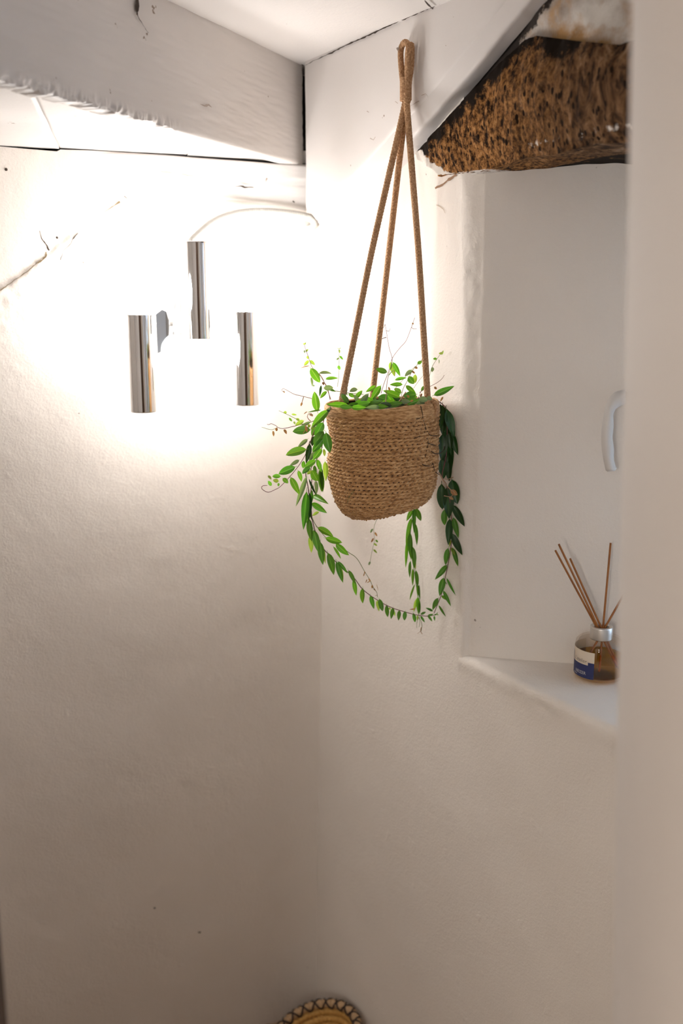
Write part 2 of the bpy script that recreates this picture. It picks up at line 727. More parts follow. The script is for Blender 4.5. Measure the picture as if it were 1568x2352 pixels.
for i in range(len(A)):
    p, q = Vector(A[i]), Vector(Bq[i])
    v = [bm.verts.new(x) for x in (p, q, q + D, p + D)]
    if prev:
        for k in range(4):
            bm.faces.new((prev[k], prev[(k + 1) % 4], v[(k + 1) % 4], v[k]))
    else:
        bm.faces.new(v)
    prev = v
bm.faces.new(prev)
bmesh.ops.recalc_face_normals(bm, faces=bm.faces)
bmesh.ops.bevel(bm, geom=[e for e in bm.edges if e.calc_face_angle(0) > 1.0], offset=0.0015, segments=2, affect='EDGES')
hd = empty('window_handle', outer[0], 'curved white pull handle reaching out of the recess beside the partition edge', 'handle')
bm_obj('grip', bm, M_HND, hd, True)
q = at(1436, 912, YH) + D * 0.5
tgt = R((q - C0).dot(E), q.z, nw - 0.006)
tube_obj('mounting_post', [q, q.lerp(tgt, 0.5), tgt], 0.007, M_HND, hd, 12)

# ------------------------------------------------------------------ dark chips and cracks
def ribbon(name, pts, widths, surf, m, parent, lift=0.0006, seed=0):
    """narrow jagged crack lying on a surface; surf(px,py) -> (point, normal)"""
    rnd = random.Random(seed)
    bm = bmesh.new()
    prev = None
    L = []
    for (a, wa), (b, wb) in zip(list(zip(pts, widths)), list(zip(pts, widths))[1:]):
        n = max(1, int(math.hypot(b[0] - a[0], b[1] - a[1]) / 5))
        for i in range(n):
            s = i / n
            L.append((a[0] + (b[0] - a[0]) * s, a[1] + (b[1] - a[1]) * s, wa + (wb - wa) * s))
    L.append((*pts[-1], widths[-1]))
    for i, (x, y, wd) in enumerate(L):
        x2, y2 = L[min(i + 1, len(L) - 1)][:2]
        x1, y1 = L[max(i - 1, 0)][:2]
        dx, dy = x2 - x1, y2 - y1
        l = math.hypot(dx, dy) or 1
        nx_, ny_ = -dy / l, dx / l
        wd = wd * (0.35 + 1.0 * rnd.random())
        j = (rnd.random() - 0.5) * 1.6
        out = []
        for sgn in (-0.5, 0.5):
            p, n_ = surf(x + nx_ * (wd * sgn + j), y + ny_ * (wd * sgn + j))
            out.append(bm.verts.new(p + n_ * lift))
        if prev:
            bm.faces.new((prev[0], prev[1], out[1], out[0]))
        prev = out
    return bm_obj(name, bm, m, parent)


def sB(n):
    def f(x, y):
        t_, z_ = Bh(x, y, n)
        d = float(back_n(np.array([t_]), np.array([z_]))[0]) if n == 0 else 0
        return B(t_, z_, n + d), NB
    return f


def sR(n):
    def f(x, y):
        u_, z_ = Rh(x, y, n)
        d = float(wall_n(np.array([u_]), np.array([z_]))[0]) if n == 0 else 0
        return R(u_, z_, n + d), NR
    return f


def sZ(z):
    def f(x, y):
        return hit(x, y, Vector((0, 0, z)), Vector((0, 0, 1))), Vector((0, 0, -1))
    return f


M_CRACK = mat('crack', (0.05, 0.035, 0.025), 0.9)
M_CRACK2 = mat('bare_plaster', (0.30, 0.22, 0.12), 0.9)
sb = sB(0)
for i, (p, w_) in enumerate([
    ([(91, 530), (95, 548), (105, 560), (113, 575)], [0.8, 1.5, 2.5, 3]),
    ([(106, 578), (104, 590), (92, 600), (84, 604)], [3, 4, 4, 2]),
    ([(84, 604), (60, 625), (30, 645), (0, 668)], [2, 1.4, 1.6, 2]),
    ([(178, 536), (168, 546), (160, 562), (146, 575), (137, 598)], [2, 3, 0.8, 0.6, 1.5]),
    ([(284, 451), (292, 457), (300, 461)], [2.5, 1.2, 0.5]),
    ([(275, 464), (266, 470), (252, 478), (238, 488)], [5, 2.2, 1.2, 1]),
]):
    ribbon('crack', p, w_, sb, M_CRACK2 if i in (1, 2, 5) else M_CRACK, wb, 0.0008, i)
bm = bmesh.new()
for x, y, r_ in ((14, 389, 3.2), (131, 546, 2.6), (190, 742, 1), (355, 2086, 2.5)):
    p, n_ = sb(x, y)
    bmesh.ops.create_uvsphere(bm, u_segments=10, v_segments=6, radius=r_ * 0.0008, matrix=Matrix.Translation(p))
bm_obj('paint_chip', bm, M_CRACK, wb)
sr = sR(0)
ribbon('crack', [(735, 486), (790, 462), (845, 422), (872, 398), (884, 382)], [1.2, 1.0, 1.5, 1.4, 4], sr, M_CRACK, wr, 0.0008, 21)
M_STAIN = mat('rust_stain', (0.50, 0.27, 0.12), 0.9)
ribbon('stain', [(718, 497), (726, 492), (736, 489), (742, 484)], [8, 14, 14, 4], sr, M_STAIN, wr, 0.006, 22)
ribbon('stain', [(1000, 432), (1016, 426), (1034, 412), (1050, 402)], [3, 6, 7, 5], sr, mat('stain_brown', (0.33, 0.2, 0.12), 0.9), wr, 0.001, 23)
ribbon('stain', [(1003, 470), (1012, 474), (1020, 481), (1024, 490)], [1.5, 3, 3, 1.5], sr, mat('stain_pale', (0.55, 0.45, 0.35), 0.9), wr, 0.001, 24)

# ------------------------------------------------------------------ soffit boards under the ceiling beam
ZBB = ZB


def zpt(x, y, z):
    return hit(x, y, Vector((0, 0, z)), Vector((0, 0, 1)))


bml = zpt(-420, -60, ZB)
# wall side line runs along the back wall, room side line along the beam face
Bdir_a = zpt(698, 374, ZB)
Bdir_b = zpt(0, 178, ZB)
bd = (Bdir_b - Bdir_a).normalized()
soffit = empty('ceiling_boards', B(0.3, ZB, 0.02), 'white painted boards with thin joints under the sloping beam, above the lamp', 'boards')


def wallside(x):
    t_, z_ = Bh(x, 352)
    return B(t_, ZB, -0.012)


def beamside(x, y):
    p = zpt(x, y, ZB)
    s = (p - Bdir_a).dot(bd)
    return Bdir_a + bd * s


cuts = [(wallside(712), Bdir_a - bd * 0.01), (wallside(432), beamside(444, 308)), (wallside(140), beamside(62, 205)), (wallside(-330), Bdir_a + bd * 1.35)]
for k in range(3):
    (a1, b1), (a2, b2) = cuts[k], cuts[k + 1]
    g = 0.0007
    dv = (a2 - a1).normalized() * g
    dv2 = (b2 - b1).normalized() * g
    back = Vector((bd.y, -bd.x, 0))
    back = back if back.y > 0 else -back
    q = [a1 + dv, a2 - dv, b2 - dv2 + back * 0.010, b1 + dv2 + back * 0.010]
    n1, n2 = 50, 26
    Gq = np.zeros((n1, n2, 3))
    for i in range(n1):
        for j in range(n2):
            s, t_ = i / (n1 - 1), j / (n2 - 1)
            p = (q[0] * (1 - s) + q[1] * s) * (1 - t_) + (q[3] * (1 - s) + q[2] * s) * t_
            Gq[i, j] = p
    Gt = Gq.copy()
    Gq[..., 2] += 0.0012 * fbm(Gq * np.array([1, 1, 1]), 14, 3, 70 + k) + (0.0012 if k == 1 else 0)
    Gt[..., 2] += 0.022
    Gt = Gt[::n1 - 1, ::n2 - 1]
    me = make_mesh('board', [grid_data(Gq)])
    bmx = bmesh.new()
    bmx.from_mesh(me)
    be = [e for e in bmx.edges if len(e.link_faces) == 1]
    r = bmesh.ops.extrude_edge_only(bmx, edges=be)
    bmesh.ops.translate(bmx, vec=(0, 0, 0.022), verts=[v for v in r['geom'] if isinstance(v, bmesh.types.BMVert)])
    bmesh.ops.recalc_face_normals(bmx, faces=bmx.faces)
    bmx.to_mesh(me)
    bmx.free()
    link('board', me, M_BOARD, soffit, False)

# ------------------------------------------------------------------ sloping ceiling beam (left)
ZBM = ZB - 0.006
fa = hit(698, 374, Bdir_a, Vector((-bd.y, bd.x, 0)))
nbm = Vector((bd.y, -bd.x, 0))
if nbm.y > 0:
    nbm = -nbm
n1, n2 = 700, 110
Gf = np.zeros((n1, n2, 3))
Lb = 1.35
for i in range(n1):
    s = 0.007 + i / (n1 - 1) * Lb
    for j in range(n2):
        Gf[i, j] = Bdir_a + bd * s + Vector((0, 0, j / (n2 - 1) * (ZC + 0.004 - ZBM) - 0.006))
S = np.linspace(0, Lb, n1)[:, None]
J = np.linspace(0, 1, n2)[None, :]
off = 0.0016 * fbm(Gf, 8, 3, 90) + 0.0006 * fbm(Gf * np.array([1, 1, 8]), 20, 2, 95)
s_a = (zpt(480, 295, ZBM) - Bdir_a).dot(bd)
s_b = (zpt(110, 185, ZBM) - Bdir_a).dot(bd)
ragz = 1 / (1 + np.exp(-(S - s_a) / 0.01)) * 1 / (1 + np.exp((S - s_b - 0.15) / 0.03))
rag = np.exp(-(J / 0.07) ** 2) * ragz * (0.5 + 0.5 * np.clip(fbm(Gf * np.array([1, 1, 0.01]), 22, 2, 99) + 0.5, 0, 1.2))
fib = fbm((Gf + 0) * np.array([1, 1, 0.35]), 170, 2, 101)
off += rag * (0.0042 * fib + 0.003 * fbm(Gf, 60, 2, 102) - 0.002)
off -= 0.003 * np.exp(-J / 0.012) * (1 - ragz)
Gf[..., 0] += nbm.x * off
Gf[..., 1] += nbm.y * off
Gf[..., 2] += np.exp(-J / 0.04) * ragz * (0.0035 * fbm(Gf * np.array([1, 1, 0.01]), 90, 3, 111) + 0.003)
me = make_mesh('ceiling_beam', [grid_data(Gf)])
bmx = bmesh.new()
bmx.from_mesh(me)
be = [e for e in bmx.edges if len(e.link_faces) == 1]
r = bmesh.ops.extrude_edge_only(bmx, edges=be)
nv = [v for v in r['geom'] if isinstance(v, bmesh.types.BMVert)]
bmesh.ops.translate(bmx, vec=-nbm * 0.024, verts=nv)
r = bmesh.ops.extrude_edge_only(bmx, edges=[e for e in bmx.edges if len(e.link_faces) == 1])
nv = [v for v in r['geom'] if isinstance(v, bmesh.types.BMVert)]
for v in nv:
    v.co.z = max(v.co.z, ZB + 0.012)
bmesh.ops.translate(bmx, vec=-nbm * 0.06, verts=nv)
bmesh.ops.recalc_face_normals(bmx, faces=bmx.faces)
bmx.to_mesh(me)
bmx.free()
cb = link('ceiling_beam', me, M_BEAM, None, True)
tag(cb, 'broad grey-white painted ceiling beam with a splintered lower edge, slanting down to the corner', 'beam')


def sF(x, y):
    return hit(x, y, Bdir_a, nbm), nbm


ribbon('crack', [(311, -10), (311, 14), (310, 34)], [7, 9, 4], sF, M_CRACK, cb, 0.003, 41)
ribbon('crack', [(310, 34), (322, 55), (336, 76)], [2, 1, 0.8], sF, M_CRACK, cb, 0.003, 42)
M_CHIP = mat('chipped_paint', (0.50, 0.42, 0.37), 0.8)
ribbon('paint_chip', [(457, 239), (466, 243), (476, 241), (483, 247)], [2, 7, 5, 1], sF, M_CHIP, cb, 0.0025, 43)

# ------------------------------------------------------------------ wall plate: flat timber let into the back wall below the boards
def plate_f(T, K):
    zt = ZB - gap_at(T) - 0.0008
    X = [Bh(x, 470)[0] for x in (715, 700, 620, 540, 420, 290, 200)]
    zb = np.interp(T, X, [Bh(700, 487)[1], Bh(700, 485)[1], Bh(620, 470)[1], Bh(540, 461)[1], Bh(420, 457)[1], Bh(290, 450)[1], Bh(200, 400)[1]])
    z = zb + (zt - zb) * K
    P = npB(T, z, 0 * T)
    lift = np.interp(T, [X[1], X[3], X[4], X[5], X[6]], [0.010, 0.008, 0.006, 0.004, -0.003])
    Q = np.stack([T * 6, z * 60, 0 * T], -1)
    n = lift + 0.0010 * fbm(Q, 1.5, 3, 77) + 0.0015 * fbm(P, 12, 2, 78)
    n = n - 0.012 * np.exp(-K / 0.03) - 0.010 * np.exp(-(1 - K) / 0.012)
    return npB(T, z, n + 0.0015)


tp = np.linspace(Bh(703, 430)[0], Bh(205, 430)[0], 160)
wp = link('wall_plate', make_mesh('wall_plate', [patch(plate_f, tp, np.linspace(0, 1, 50), flip=True)]), M_BOARD)
tag(wp, 'long white painted timber set flat in the back wall above the chrome lamp', 'timber')
sp = sB(0.012)
ribbon('crack', [(540, 428), (552, 427), (562, 430), (582, 430)], [1, 4, 3, 1], sp, M_CRACK, wp, 0.001, 51)
ribbon('crack', [(369, 394), (420, 400), (470, 409)], [0.8, 1.2, 0.8], sp, M_CRACK2, wp, 0.001, 52)
ribbon('crack', [(672, 461), (676, 465)], [3, 3], sp, M_CRACK, wp, 0.001, 53)

# ------------------------------------------------------------------ raking plank on the right wall
NF = 0.035
poly = [(702, 138), (702, 488)]
pl = [(700, 490), (800, 430), (880, 368), (945, 305), (1000, 245), (1100, 128), (1200, 3), (1260, -75)]
uv = [Rh(x, y, NF) for x, y in pl]
ue = np.array([a for a, b in uv])
ze = np.array([b for a, b in uv])
ups = np.linspace(Rh(702, 300, NF)[0], ue[-1], 200)
kv = np.linspace(0, 1, 60)


def f_plank(U, K):
    zb = np.interp(U, ue, ze)
    zb = zb + np.interp(U, [0.0, 0.18, 0.30], [0.004, 0.010, 0.030])
    zb = np.minimum(zb, ZC - 0.001)
    z = zb + (ZC + 0.004 - zb) * K
    P = npR(U, z, NF + 0 * U)
    n = NF + 0.0012 * fbm(P, 9, 3, 120)
    n = n - 0.003 * np.exp(-K * (ZC - zb) / 0.003)
    return npR(U, z, n)


def f_under(U, K):                                   # worn under edge, sloping back to the wall
    zb = np.interp(U, ue, ze)
    ch = np.interp(U, [0.0, 0.18, 0.30], [0.004, 0.010, 0.030])
    k1 = np.clip(K / 0.5, 0, 1)
    k2 = np.clip((K - 0.5) / 0.5, 0, 1)
    n = NF - 0.003 - 0.007 * k1 - (NF - 0.009) * k2
    n = n + 0.0012 * fbm(npR(U, zb + ch, NF + 0 * U), 9, 3, 120) * (1 - k1)
    z = zb + ch * (1 - k1) + 0.0010 * fbm(npR(U, zb, n), 30, 3, 131) * k1
    # near the corner the plank is feathered into the plaster
    return npR(U, z - 0.030 * k2 * np.clip((0.42 - U) / 0.3, 0, 1), n)


def f_end(K, N_):
    return npR(ups[0] + 0 * K, uv[0][1] + (ZC - uv[0][1]) * K, NF * (1 - N_))


pk = make_mesh('raking_plank', [patch(f_plank, ups, kv), patch(f_under, ups, np.linspace(0, 1, 14), flip=True), patch(f_end, np.linspace(0, 1, 8), np.linspace(0, 1, 3))])
M_PLANK = painted_wood('plank_paint', (0.79, 0.75, 0.72), (8, 8, 8))
rp = link('raking_plank', pk, M_PLANK)
tag(rp, 'wide white painted plank with a raking lower edge on the right wall, behind the rope', 'plank')
sp = sR(NF)
for i, (p, w_) in enumerate([([(845, 255), (850, 258)], [5, 3]), ([(910, 233), (916, 238)], [3, 2]), ([(852, 318), (860, 322), (864, 314)], [3, 2, 2]), ([(970, 220), (980, 215), (986, 224)], [2, 4, 1]), ([(940, 245), (965, 232)], [1, 3]), ([(1025, 104), (1027, 106)], [2, 2])]):
    ribbon('paint_chip', p, [x * 0.7 for x in w_], sp, M_CHIP, rp, 0.0022, 60 + i)
sc = sZ(ZC)
ribbon('crack', [(704, 150), (716, 143), (765, 121), (800, 103), (850, 81), (900, 57), (960, 31), (1030, 0)], [1.5, 1.5, 3, 3.5, 4, 3.5, 5, 6], sp, M_CRACK, rp, 0.0026, 71)
ribbon('crack', [(697, 150), (680, 137), (655, 123), (630, 106), (600, 91), (560, 71), (525, 56), (470, 27)], [9, 5, 6, 4, 3.5, 4, 2, 1.5], sF, M_CRACK, cb, 0.004, 72)
ribbon('crack', [(975, -6), (985, 6), (994, 14)], [3, 5, 4], sc, M_CRACK, ceil, 0.004, 73)

# ------------------------------------------------------------------ old lintel over the recess
bnd = [(936, 268), (946, 300), (952, 345), (975, 376), (1010, 402), (1062, 402), (1092, 392)]
bb = [Rh(x, y, 0.006) for x, y in bnd]
bu = np.array([a for a, b in bb])
bz = np.array([b for a, b in bb])
top = [Rh(x, y, 0.0) for x, y in ((935, 265), (1110, 168), (1170, 128), (1240, 105), (1330, 118), (1430, 128))]
tu = np.array([a for a, b in top] + [1.6])
tzv = np.array([b for a, b in top] + [top[-1][1] + 0.01])
ul = np.linspace(bu[0] - 0.01, 1.55, 420)
prof_k = np.concatenate([np.linspace(0, 1, 110), np.linspace(1.02, 2, 60)])


def f_lintel(U, K):
    zt = np.interp(U, tu, tzv) + 0.012
    zl = ZL + 0.002 - 0.012 * np.clip((0.62 - U) / 0.2, 0, 1)
    kf = np.clip(K, 0, 1)
    ku = np.clip(K - 1, 0, 1)
    z = zt + (zl - zt) * kf
    bul = 0.018 * np.sin(np.pi * np.clip(kf * 0.9 + 0.12, 0, 1)) + 0.002
    # round under edge
    rr = 0.02
    z = z + np.where(kf > 0.9, (kf - 0.9) * 0.05, 0)
    n = bul - 0.30 * ku
    P = npR(U, z, n)
    nz = 0.004 * fbm(P * np.array([1, 1, 0.6]), 30, 3, 141) + 0.0018 * fbm(P * np.array([1, 1, 0.35]), 130, 2, 145)
    # left end dives under the plaster along a ragged line
    order = np.argsort(bz)
    ub_ = np.interp(z, bz[order], bu[order])
    d = np.clip((U - ub_) / 0.006 + 1.2 * fbm(P, 60, 2, 147), -1, 1)
    n = n + nz * (1 - ku) + np.minimum(d, 0) * 0.05 * (U < 0.62)
    z = z + 0.004 * fbm(P, 18, 2, 151) * (K > 0.9)
    n = n - 0.026 * np.clip(1 + (z - np.interp(U, ue, ze)) / 0.022, 0, 1) * (U < 0.7) * (K < 1)
    return npR(U, z, n)


ld = patch(f_lintel, ul, prof_k, flip=True)
lm = make_mesh('timber_lintel', [ld])
Q = ld[0]
qu = (Q[:, 0] - C0.x) * E.x + (Q[:, 1] - C0.y) * E.y
order = np.argsort(bz)
du = qu - np.interp(Q[:, 2], bz[order], bu[order])
paint = np.clip(1.0 - np.abs(du - 0.01) / 0.035, 0, 1) * (Q[:, 2] < ZL + 0.045)
paint = np.maximum(paint, 0.45 * np.exp(-((Q[:, 2] - (ZL + 0.022)) / 0.010) ** 2) * (qu > 0.60))
paint = np.maximum(paint, 0.6 * np.exp(-(du / 0.014) ** 2) * (Q[:, 2] > ZL + 0.05) * 0)
at_ = lm.attributes.new('paint', 'FLOAT', 'POINT')
at_.data.foreach_set('value', paint.astype(np.float32))
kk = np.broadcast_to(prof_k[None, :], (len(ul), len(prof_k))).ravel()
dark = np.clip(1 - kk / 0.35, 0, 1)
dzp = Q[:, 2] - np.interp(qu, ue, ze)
mould_shade = np.clip(1.15 + dzp / 0.065, 0, 1) * (qu < 0.62)  # plank's cast shadow painted in black together with the mould
mould_shade = np.maximum(mould_shade, np.clip(1 - np.abs(du) / 0.012, 0, 1) * (Q[:, 2] > ZL + 0.01))
mould_shade = np.maximum(mould_shade, 0.72 * np.exp(-((qu - 0.66) / 0.07) ** 2) * np.clip(1.25 - kk / 0.32, 0, 1))
mould_shade = np.maximum(mould_shade, 0.36 * (kk > 0.97) + 0.30 * (kk > 1.30))  # unlit underside painted darker
mould_shade = np.maximum(mould_shade, 0.46 * dark)
at_ = lm.attributes.new('mould_shade', 'FLOAT', 'POINT')
at_.data.foreach_set('value', mould_shade.astype(np.float32))
grey = np.clip((qu - 0.52) / 0.2, 0, 1)
at_ = lm.attributes.new('weathered', 'FLOAT', 'POINT')
at_.data.foreach_set('value', grey.astype(np.float32))

M_LINT = mat('rotten_oak', (0.45, 0.26, 0.12), 0.85)
t = NT(M_LINT)


def attr(t, n):
    x = t.n('ShaderNodeAttribute')
    x.attribute_name = n
    return x.outputs['Fac']


fine = t.noise(150, 6, 0.75, stretch=(1, 1, 0.6))
c = t.ramp(fine, [(0.41, (0.02, 0.010, 0.005)), (0.49, (0.19, 0.085, 0.028)), (0.58, (0.42, 0.20, 0.065)), (0.74, (0.62, 0.36, 0.16))])
c2 = t.ramp(t.noise(40, 5, 0.7, stretch=(1, 1, 0.5), dist=1.2), [(0.36, (0.022, 0.012, 0.007)), (0.48, (0.10, 0.050, 0.022)), (0.60, (0.22, 0.120, 0.058)), (0.76, (0.36, 0.26, 0.18))])
c = t.mix(attr(t, 'weathered'), c, c2)
# worm holes
vo = t.n('ShaderNodeTexVoronoi')
mp = t.n('ShaderNodeMapping')
mp.inputs['Scale'].default_value = (1, 1, 0.5)
t.l(t.tc.outputs['Object'], mp.inputs[0])
t.l(mp.outputs[0], vo.inputs['Vector'])
vo.inputs['Scale'].default_value = 125
holes = t.ramp(vo.outputs['Distance'], [(0.27, WHT), (0.36, BLK)])
hm = t.math('MULTIPLY', holes, t.ramp(t.noise(30, 3), [(0.40, BLK), (0.50, WHT)]))
c = t.mix(hm, c, (0.016, 0.008, 0.004))
md = t.math('GREATER_THAN', t.math('ADD', attr(t, 'mould_shade'), t.math('MULTIPLY', t.noise(60, 5, 0.75), 1.3)), 1.25)
mdn = t.ramp(t.math('ADD', t.math('MULTIPLY', attr(t, 'mould_shade'), 0.7), t.math('MULTIPLY', t.noise(60, 5, 0.75), 0.9)), [(0.72, BLK), (0.86, WHT)])
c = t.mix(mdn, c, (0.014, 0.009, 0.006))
pf = t.ramp(t.math('ADD', t.math('MULTIPLY', attr(t, 'paint'), 0.62), t.math('MULTIPLY', t.noise(75, 4, 0.7), 0.62)), [(0.60, BLK), (0.68, WHT)])
c = t.mix(pf, c, (0.74, 0.69, 0.63))
t.color(c)
t.b.inputs['Specular IOR Level'].default_value = 0.1
t.normal(t.bump(fine, 0.8, 0.0022, t.bump(hm, -0.8, 0.003)))
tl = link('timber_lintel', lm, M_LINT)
tag(tl, 'rough worm-eaten brown timber lintel over the window recess, black along the plank', 'lintel')

# rubble and stained plaster above the lintel
ur = np.linspace(bu[0] + 0.02, 1.55, 240)


def f_rub(U, K):
    zt = np.interp(U, tu, tzv)
    z = zt - 0.02 + (ZC + 0.01 - zt + 0.02) * K
    P = npR(U, z, 0 * U)
    n = 0.002 + 0.010 * fbm(P, 9, 3, 161) + 0.004 * fbm(P, 30, 2, 165) - 0.006
    return npR(U, z, n)


M_RUB = mat('stained_plaster', (0.7, 0.66, 0.6), 0.85)
t = NT(M_RUB)
c = t.ramp(t.noise(9, 6, 0.6), [(0.36, (0.30, 0.24, 0.19)), (0.46, (0.50, 0.45, 0.40)), (0.56, (0.70, 0.66, 0.60))])
oc = t.ramp(t.math('ADD', t.noise(22, 5, 0.65), t.math('MULTIPLY', attr(t, 'ochre'), 0.30)), [(0.56, BLK), (0.80, WHT)])
c = t.mix(oc, c, (0.46, 0.27, 0.11))
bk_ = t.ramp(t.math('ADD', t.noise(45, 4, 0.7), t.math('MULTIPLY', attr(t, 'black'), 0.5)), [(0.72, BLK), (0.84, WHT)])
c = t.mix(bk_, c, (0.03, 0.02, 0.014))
t.color(c)
t.normal(t.bump(t.noise(90, 4), 0.6, 0.003))
rbd = patch(f_rub, ur, np.linspace(0, 1, 60))
rbm = make_mesh('stained_plaster', [rbd])
Q = rbd[0]
qu = (Q[:, 0] - C0.x) * E.x + (Q[:, 1] - C0.y) * E.y
och = np.clip(1 - (Q[:, 2] - np.interp(qu, tu, tzv)) / 0.07, 0, 1) * np.clip((qu - 0.55) / 0.1, 0, 1)
blk = np.clip(1 + (Q[:, 2] - np.interp(qu, ue, ze)) / 0.03, 0, 1) * (qu < 0.75)  # plank's shadow band and its mould carried onto the plaster in black
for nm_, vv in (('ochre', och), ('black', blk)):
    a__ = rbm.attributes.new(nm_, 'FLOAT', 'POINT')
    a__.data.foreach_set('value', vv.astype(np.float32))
rb = link('stained_plaster', rbm, M_RUB, wr)

# ------------------------------------------------------------------ chrome lamp
M_CHR = mat('chrome', (0.80, 0.80, 0.80), 0.09, 1.0)
t = NT(M_CHR)
t.l(t.ramp(t.noise(1, 3, 0.5, stretch=(400, 400, 30)), [(0.4, (0.05,) * 3), (0.8, (0.16,) * 3)]), t.b.inputs['Roughness'])
M_MIR = mat('polished_steel', (0.62, 0.65, 0.67), 0.04, 1.0)
M_BRUSH = mat('satin_metal', (0.72, 0.73, 0.74), 0.35, 1.0)
M_BULB = bpy.data.materials.new('lit_opal_glass')
M_BULB.use_nodes = True
nt = M_BULB.node_tree
nt.nodes.clear()
em = nt.nodes.new('ShaderNodeEmission')
em.inputs[0].default_value = (1.0, 0.965, 0.945, 1)
em.inputs[1].default_value = BULB
ou = nt.nodes.new('ShaderNodeOutputMaterial')
nt.links.new(em.outputs[0], ou.inputs[0])

cen = hit(455, 668, C0 + NB * 0.155, NB)
lamp = empty('wall_lamp', Vector((cen.x, cen.y, cen.z)), 'chrome three-tube wall lamp with blazing white bulbs on the back wall', 'lamp')
tubes = [((325, 722), (326, 946), 30.5, 1), ((456, 555), (455, 780), 28, -1), ((565, 715), (565, 930), 28.5, 1)]
tc = []
for (x1, y1), (x2, y2), hw, up in tubes:
    dist = 0.155
    p1 = hit(x1, y1, C0 + NB * dist, NB)
    p2 = hit(x2, y2, C0 + NB * dist, NB)
    dep = (p1 - Vector((0, 0, H))).dot(Vector((0, ct, -st)))
    r = hw / F * dep
    L = p1.z - p2.z
    m_ = (p1 + p2) / 2
    tc.append((m_, r, L))
    pr = [(r * 0.90, -L / 2 + 0.012), (r * 0.97, -L / 2 + 0.001), (r * 0.985, -L / 2), (r, -L / 2 + 0.0015), (r, L / 2 - 0.006), (r * 1.03, L / 2 - 0.001), (r * 1.02, L / 2), (r * 0.97, L / 2 - 0.001), (r * 0.90, L / 2 - 0.012)]
    pr = [(0.0, -L / 2 + 0.012)] + pr + [(0.0, L / 2 - 0.012)]
    tb = lathe('tube', pr, M_CHR, lamp, 64, m_)
    zc = (L / 2 + 0.026) * up
    rb_ = 0.030
    prof_b = [(0.0, -rb_)] + [(rb_ * math.sin(a_), -rb_ * math.cos(a_)) for a_ in np.linspace(0.12, math.pi - 0.12, 20)] + [(0.0, rb_)]
    bo = lathe('bulb', prof_b, M_BULB, tb, 32, m_ + Vector((0, 0, zc)))
    bo['label'] = 'lit opal globe bulb'
# bars between the tubes
z1 = Bh(455, 716, 0.155)[1]
z2 = Bh(455, 778, 0.155)[1]
rotB = Matrix.Rotation(math.atan2(BL.y, BL.x), 3, 'Z')
for a_, b_ in ((0, 1), (1, 2)):
    pa, pb = tc[a_][0], tc[b_][0]
    mid = (pa + pb) / 2
    ln_ = (Vector((pa.x, pa.y)) - Vector((pb.x, pb.y))).length - tc[0][1] * 1.6
    zz0 = (z1 + z2) / 2
    tube_obj('link_bar', [Vector((pa.x, pa.y, zz0)) - NB * 0.020, Vector((pa.x, pa.y, zz0)).lerp(Vector((mid.x, mid.y, zz0)), 0.15) - NB * 0.11, Vector((mid.x, mid.y, zz0)) - NB * 0.118, Vector((pa.x, pa.y, zz0)).lerp(Vector((pb.x, pb.y, zz0)), 0.93) - NB * 0.11, Vector((pb.x, pb.y, zz0)) - NB * 0.020], 0.004, M_SASH, lamp, 12)
# wall mounting plate and its angled wings
box_obj('mounting_plate', Vector((tc[1][0].x, tc[1][0].y, (z1 + z2) / 2)) - NB * 0.148, (0.13, 0.010, 0.10), M_SASH, lamp, rotB, 0.003)
box_obj('mounting_arm', Vector((tc[1][0].x, tc[1][0].y, (z1 + z2) / 2)) - NB * 0.085, (0.02, 0.125, 0.03), M_SASH, lamp, rotB, 0.002)


def wing(pts, n_):
    bm = bmesh.new()
    P = [hit(x, y, C0 + NB * n_, NB) for x, y in pts]
    v = [bm.verts.new(p) for p in P]
    v2 = [bm.verts.new(p - NB * 0.004) for p in P]
    bm.faces.new(v)
    bm.faces.new(v2[::-1])
    for i in range(len(v)):
        bm.faces.new((v[i], v2[i], v2[(i + 1) % len(v)], v[(i + 1) % len(v)]))
    return bm_obj('wing_plate', bm, M_MIR, lamp)


wing([(358, 722), (372, 711), (382, 716), (389, 740), (387, 790), (374, 806), (362, 812)], 0.070)
wing([(400, 716), (401, 690), (408, 668), (415, 672), (418, 700), (418, 780), (404, 774), (396, 768)], 0.060)
wing([(530, 716), (534, 714), (534, 790), (531, 812)], 0.100)

# ------------------------------------------------------------------ flexible conduit
M_PVC = mat('white_pvc', (0.62, 0.61, 0.57), 0.45)
cpts = []
for x, y, n_ in ((446, 600, 0.095), (438, 562, 0.085), (455, 540, 0.070), (485, 514, 0.050), (520, 497, 0.035), (560, 488, 0.024), (610, 486, 0.022), (660, 490, 0.020), (700, 497, 0.020)):
    cpts.append(hit(x, y, C0 + NB * n_, NB))
cpts.append(hit(718, 505, C0 + NB * 0.018, NB))
cpts.append(hit(721, 516, C0 + NB * 0.014, NB))
cpts.append(hit(712, 523, C0 + NB * 0.006, NB))
cpts.append(hit(708, 524, C0 + NB * -0.006, NB))
Pq, Lq = resample(cpts, 0.0011)


def ribs(th, i):
    return 1 + 0.13 * np.sin(i * 1.9) + 0 * th


tube_o = tube_obj('conduit', [tuple(p) for p in Pq], 0.0068, M_PVC, None, 14, 0.0011, ribs)
tag(tube_o, 'white corrugated cable conduit arching from the lamp top to the corner', 'conduit')

